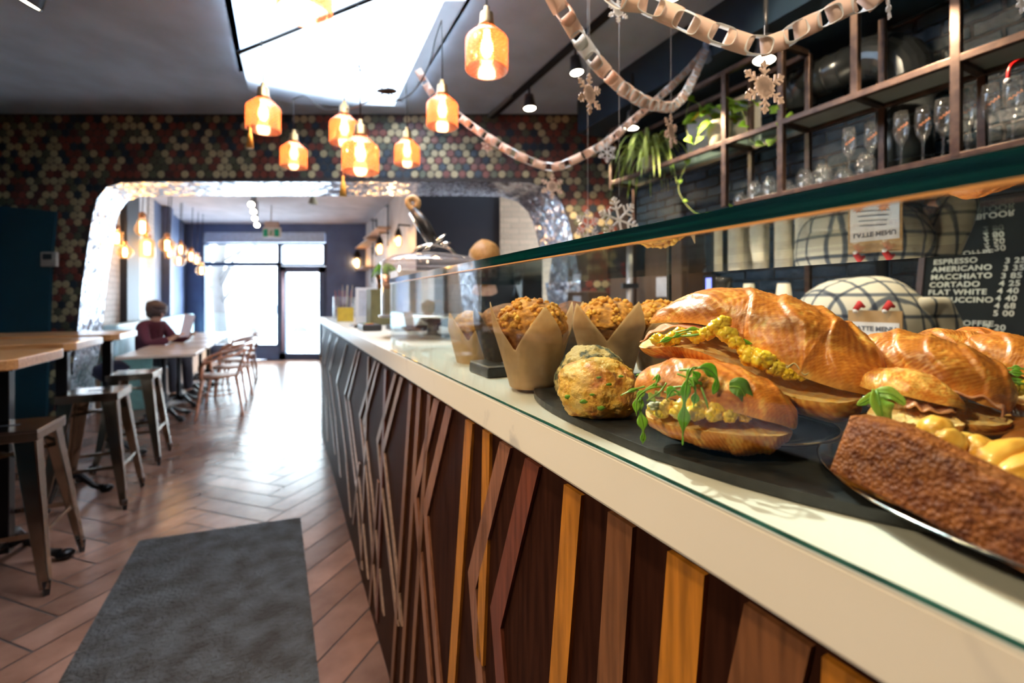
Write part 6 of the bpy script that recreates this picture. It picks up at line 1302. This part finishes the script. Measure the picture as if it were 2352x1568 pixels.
tg = thing('serving_tongs', 'long black and steel tongs with tan tips leaning on the cake dome', 'tongs', P(990, 560, 2.12)); Yt_ = 2.10
b = MB(); b.tube([P(1003, 566, Yt_), P(975, 515, Yt_), P(950, 480, Yt_)], [.022, .026, .020], 10); b.build('black_grip', M_plas, tg)
b = MB(); b.tube([P(985, 562, Yt_ + .02), P(962, 525, Yt_ + .02), P(940, 490, Yt_ + .02)], .006, 8); b.build('steel_arm', M_silver, tg)
b = MB(); b.tube(spline([P(952, 484, Yt_), P(940, 472, Yt_), P(937, 460, Yt_), P(950, 454, Yt_), P(960, 464, Yt_), P(956, 478, Yt_)], 14), .015, 10); b.build('tan_tip', mat('tan_silicone', (.42, .27, .12), .5, scale=40), tg)
def onc(px, py, zz=ZT): return PZ(px, py, zz)
def ctl(t_, L, z=ZT + .0005): return TL(t_, L, z)
def cbox(nm, part, lb, cat, t_, L, wt, wl, h, m, z=ZT + .0008, bev=.003, lean=0):
    e = thing(nm, lb, cat, TL(t_, L, z), PSI); MB().boxd(t_ - wt / 2, t_ + wt / 2, L - wl / 2, L + wl / 2, z, z + h).build(part, m, e, bevel=bev); return e
gj = thing('napkin_jar', 'clear glass holder of wrapped sticks at the far counter end', 'jar', ctl(4.55, .50)); c = ctl(4.55, .50); MB().lathe([(0, 0), (.10, 0), (.10, .20), (.095, .20), (.095, .006), (0, .006)], c, 32).build('jar', M_vessel, gj, recalc=False)
for k in range(14):
    a = k * 2.4; r = .02 + .055 * (k % 5) / 5; p = c + Vector((r * math.cos(a), r * math.sin(a), .01)); o_ = MB(); o_.bar(p, p + Vector((.02 * math.cos(a), .02 * math.sin(a), .20 + .05 * (k % 3))), .016, .004); o_.build('wrapped_stick', mat(('kraft_wrap', 'red_wrap', 'pale_wrap')[k % 3], ((.42, .26, .13), (.50, .10, .08), (.55, .45, .32))[k % 3], .6), gj)
cbox('counter_card', 'card', 'mustard yellow card stand before the jar on the counter', 'card', 3.75, .42, .02, .12, .11, mat('mustard_card', (.55, .36, .03), .6, scale=30))
e = cbox('payment_screen', 'body', 'white and black payment screen with a pale display on the counter', 'till', 3.55, .58, .03, .22, .26, M_white); MB().boxd(3.53, 3.534, .49, .67, ZT + .05, ZT + .24).build('display', mat('pale_display', (.55, .58, .66), .2), e)
cbox('till_box', 'case', 'dark olive till box beside the white payment screen', 'till', 3.22, .62, .18, .22, .24, mat('olive_box', (.16, .15, .06), .5))
e = cbox('card_terminal', 'body', 'black card terminal with coloured keys lying on the counter', 'card terminal', 2.62, .42, .20, .10, .035, M_plas, bev=.008)
for k, cc_ in enumerate(((.6, .05, .04), (.65, .50, .05), (.05, .40, .10))): MB().boxd(2.55 + k * .03, 2.57 + k * .03, .39, .43, ZT + .036, ZT + .040).build('key', mat('key_%s' % ('red', 'yellow', 'green')[k], cc_, .4), e)
cbox('tip_tray', 'tray', 'flat dark tray behind the card terminal', 'tray', 3.0, .45, .22, .15, .012, M_plas)
pt = thing('copper_pot_plant', 'small trailing plant in a copper pot standing on the till box', 'plant', ctl(3.22, .62, ZT + .242)); c = ctl(3.22, .62, ZT + .242); MB().lathe([(0, 0), (.05, 0), (.062, .10), (.055, .10), (.05, .09), (0, .09)], c, 24).build('pot', M_copper, pt)
rr = random.Random(8)
for k in range(18):
    a = rr.uniform(0, 6.28); d = Vector((math.cos(a), math.sin(a), 0)); b = MB(); strap(b, [c + Vector((0, 0, .09)), c + d * .05 + Vector((0, 0, .13 + rr.random() * .06)), c + d * .10 + Vector((0, 0, .08))], .02, 8); b.build('leaf', M_leaf2, pt, solid=.0004)
wb = cbox('water_dispenser', 'tank', 'tall pale translucent container on a black base left of the dome', 'dispenser', 2.55, .64, .20, .20, .30, mat('pale_translucent_plastic', (.62, .58, .50), .3), z=ZT + .03)
MB().boxd(2.43, 2.67, .52, .76, ZT + .0008, ZT + .03).build('base', M_plas, wb)
MB().boxd(T0, .745, LB - .004, LB + .0, ZT + .001, ZT + .02).build('rear_rail', M_steel, cs)
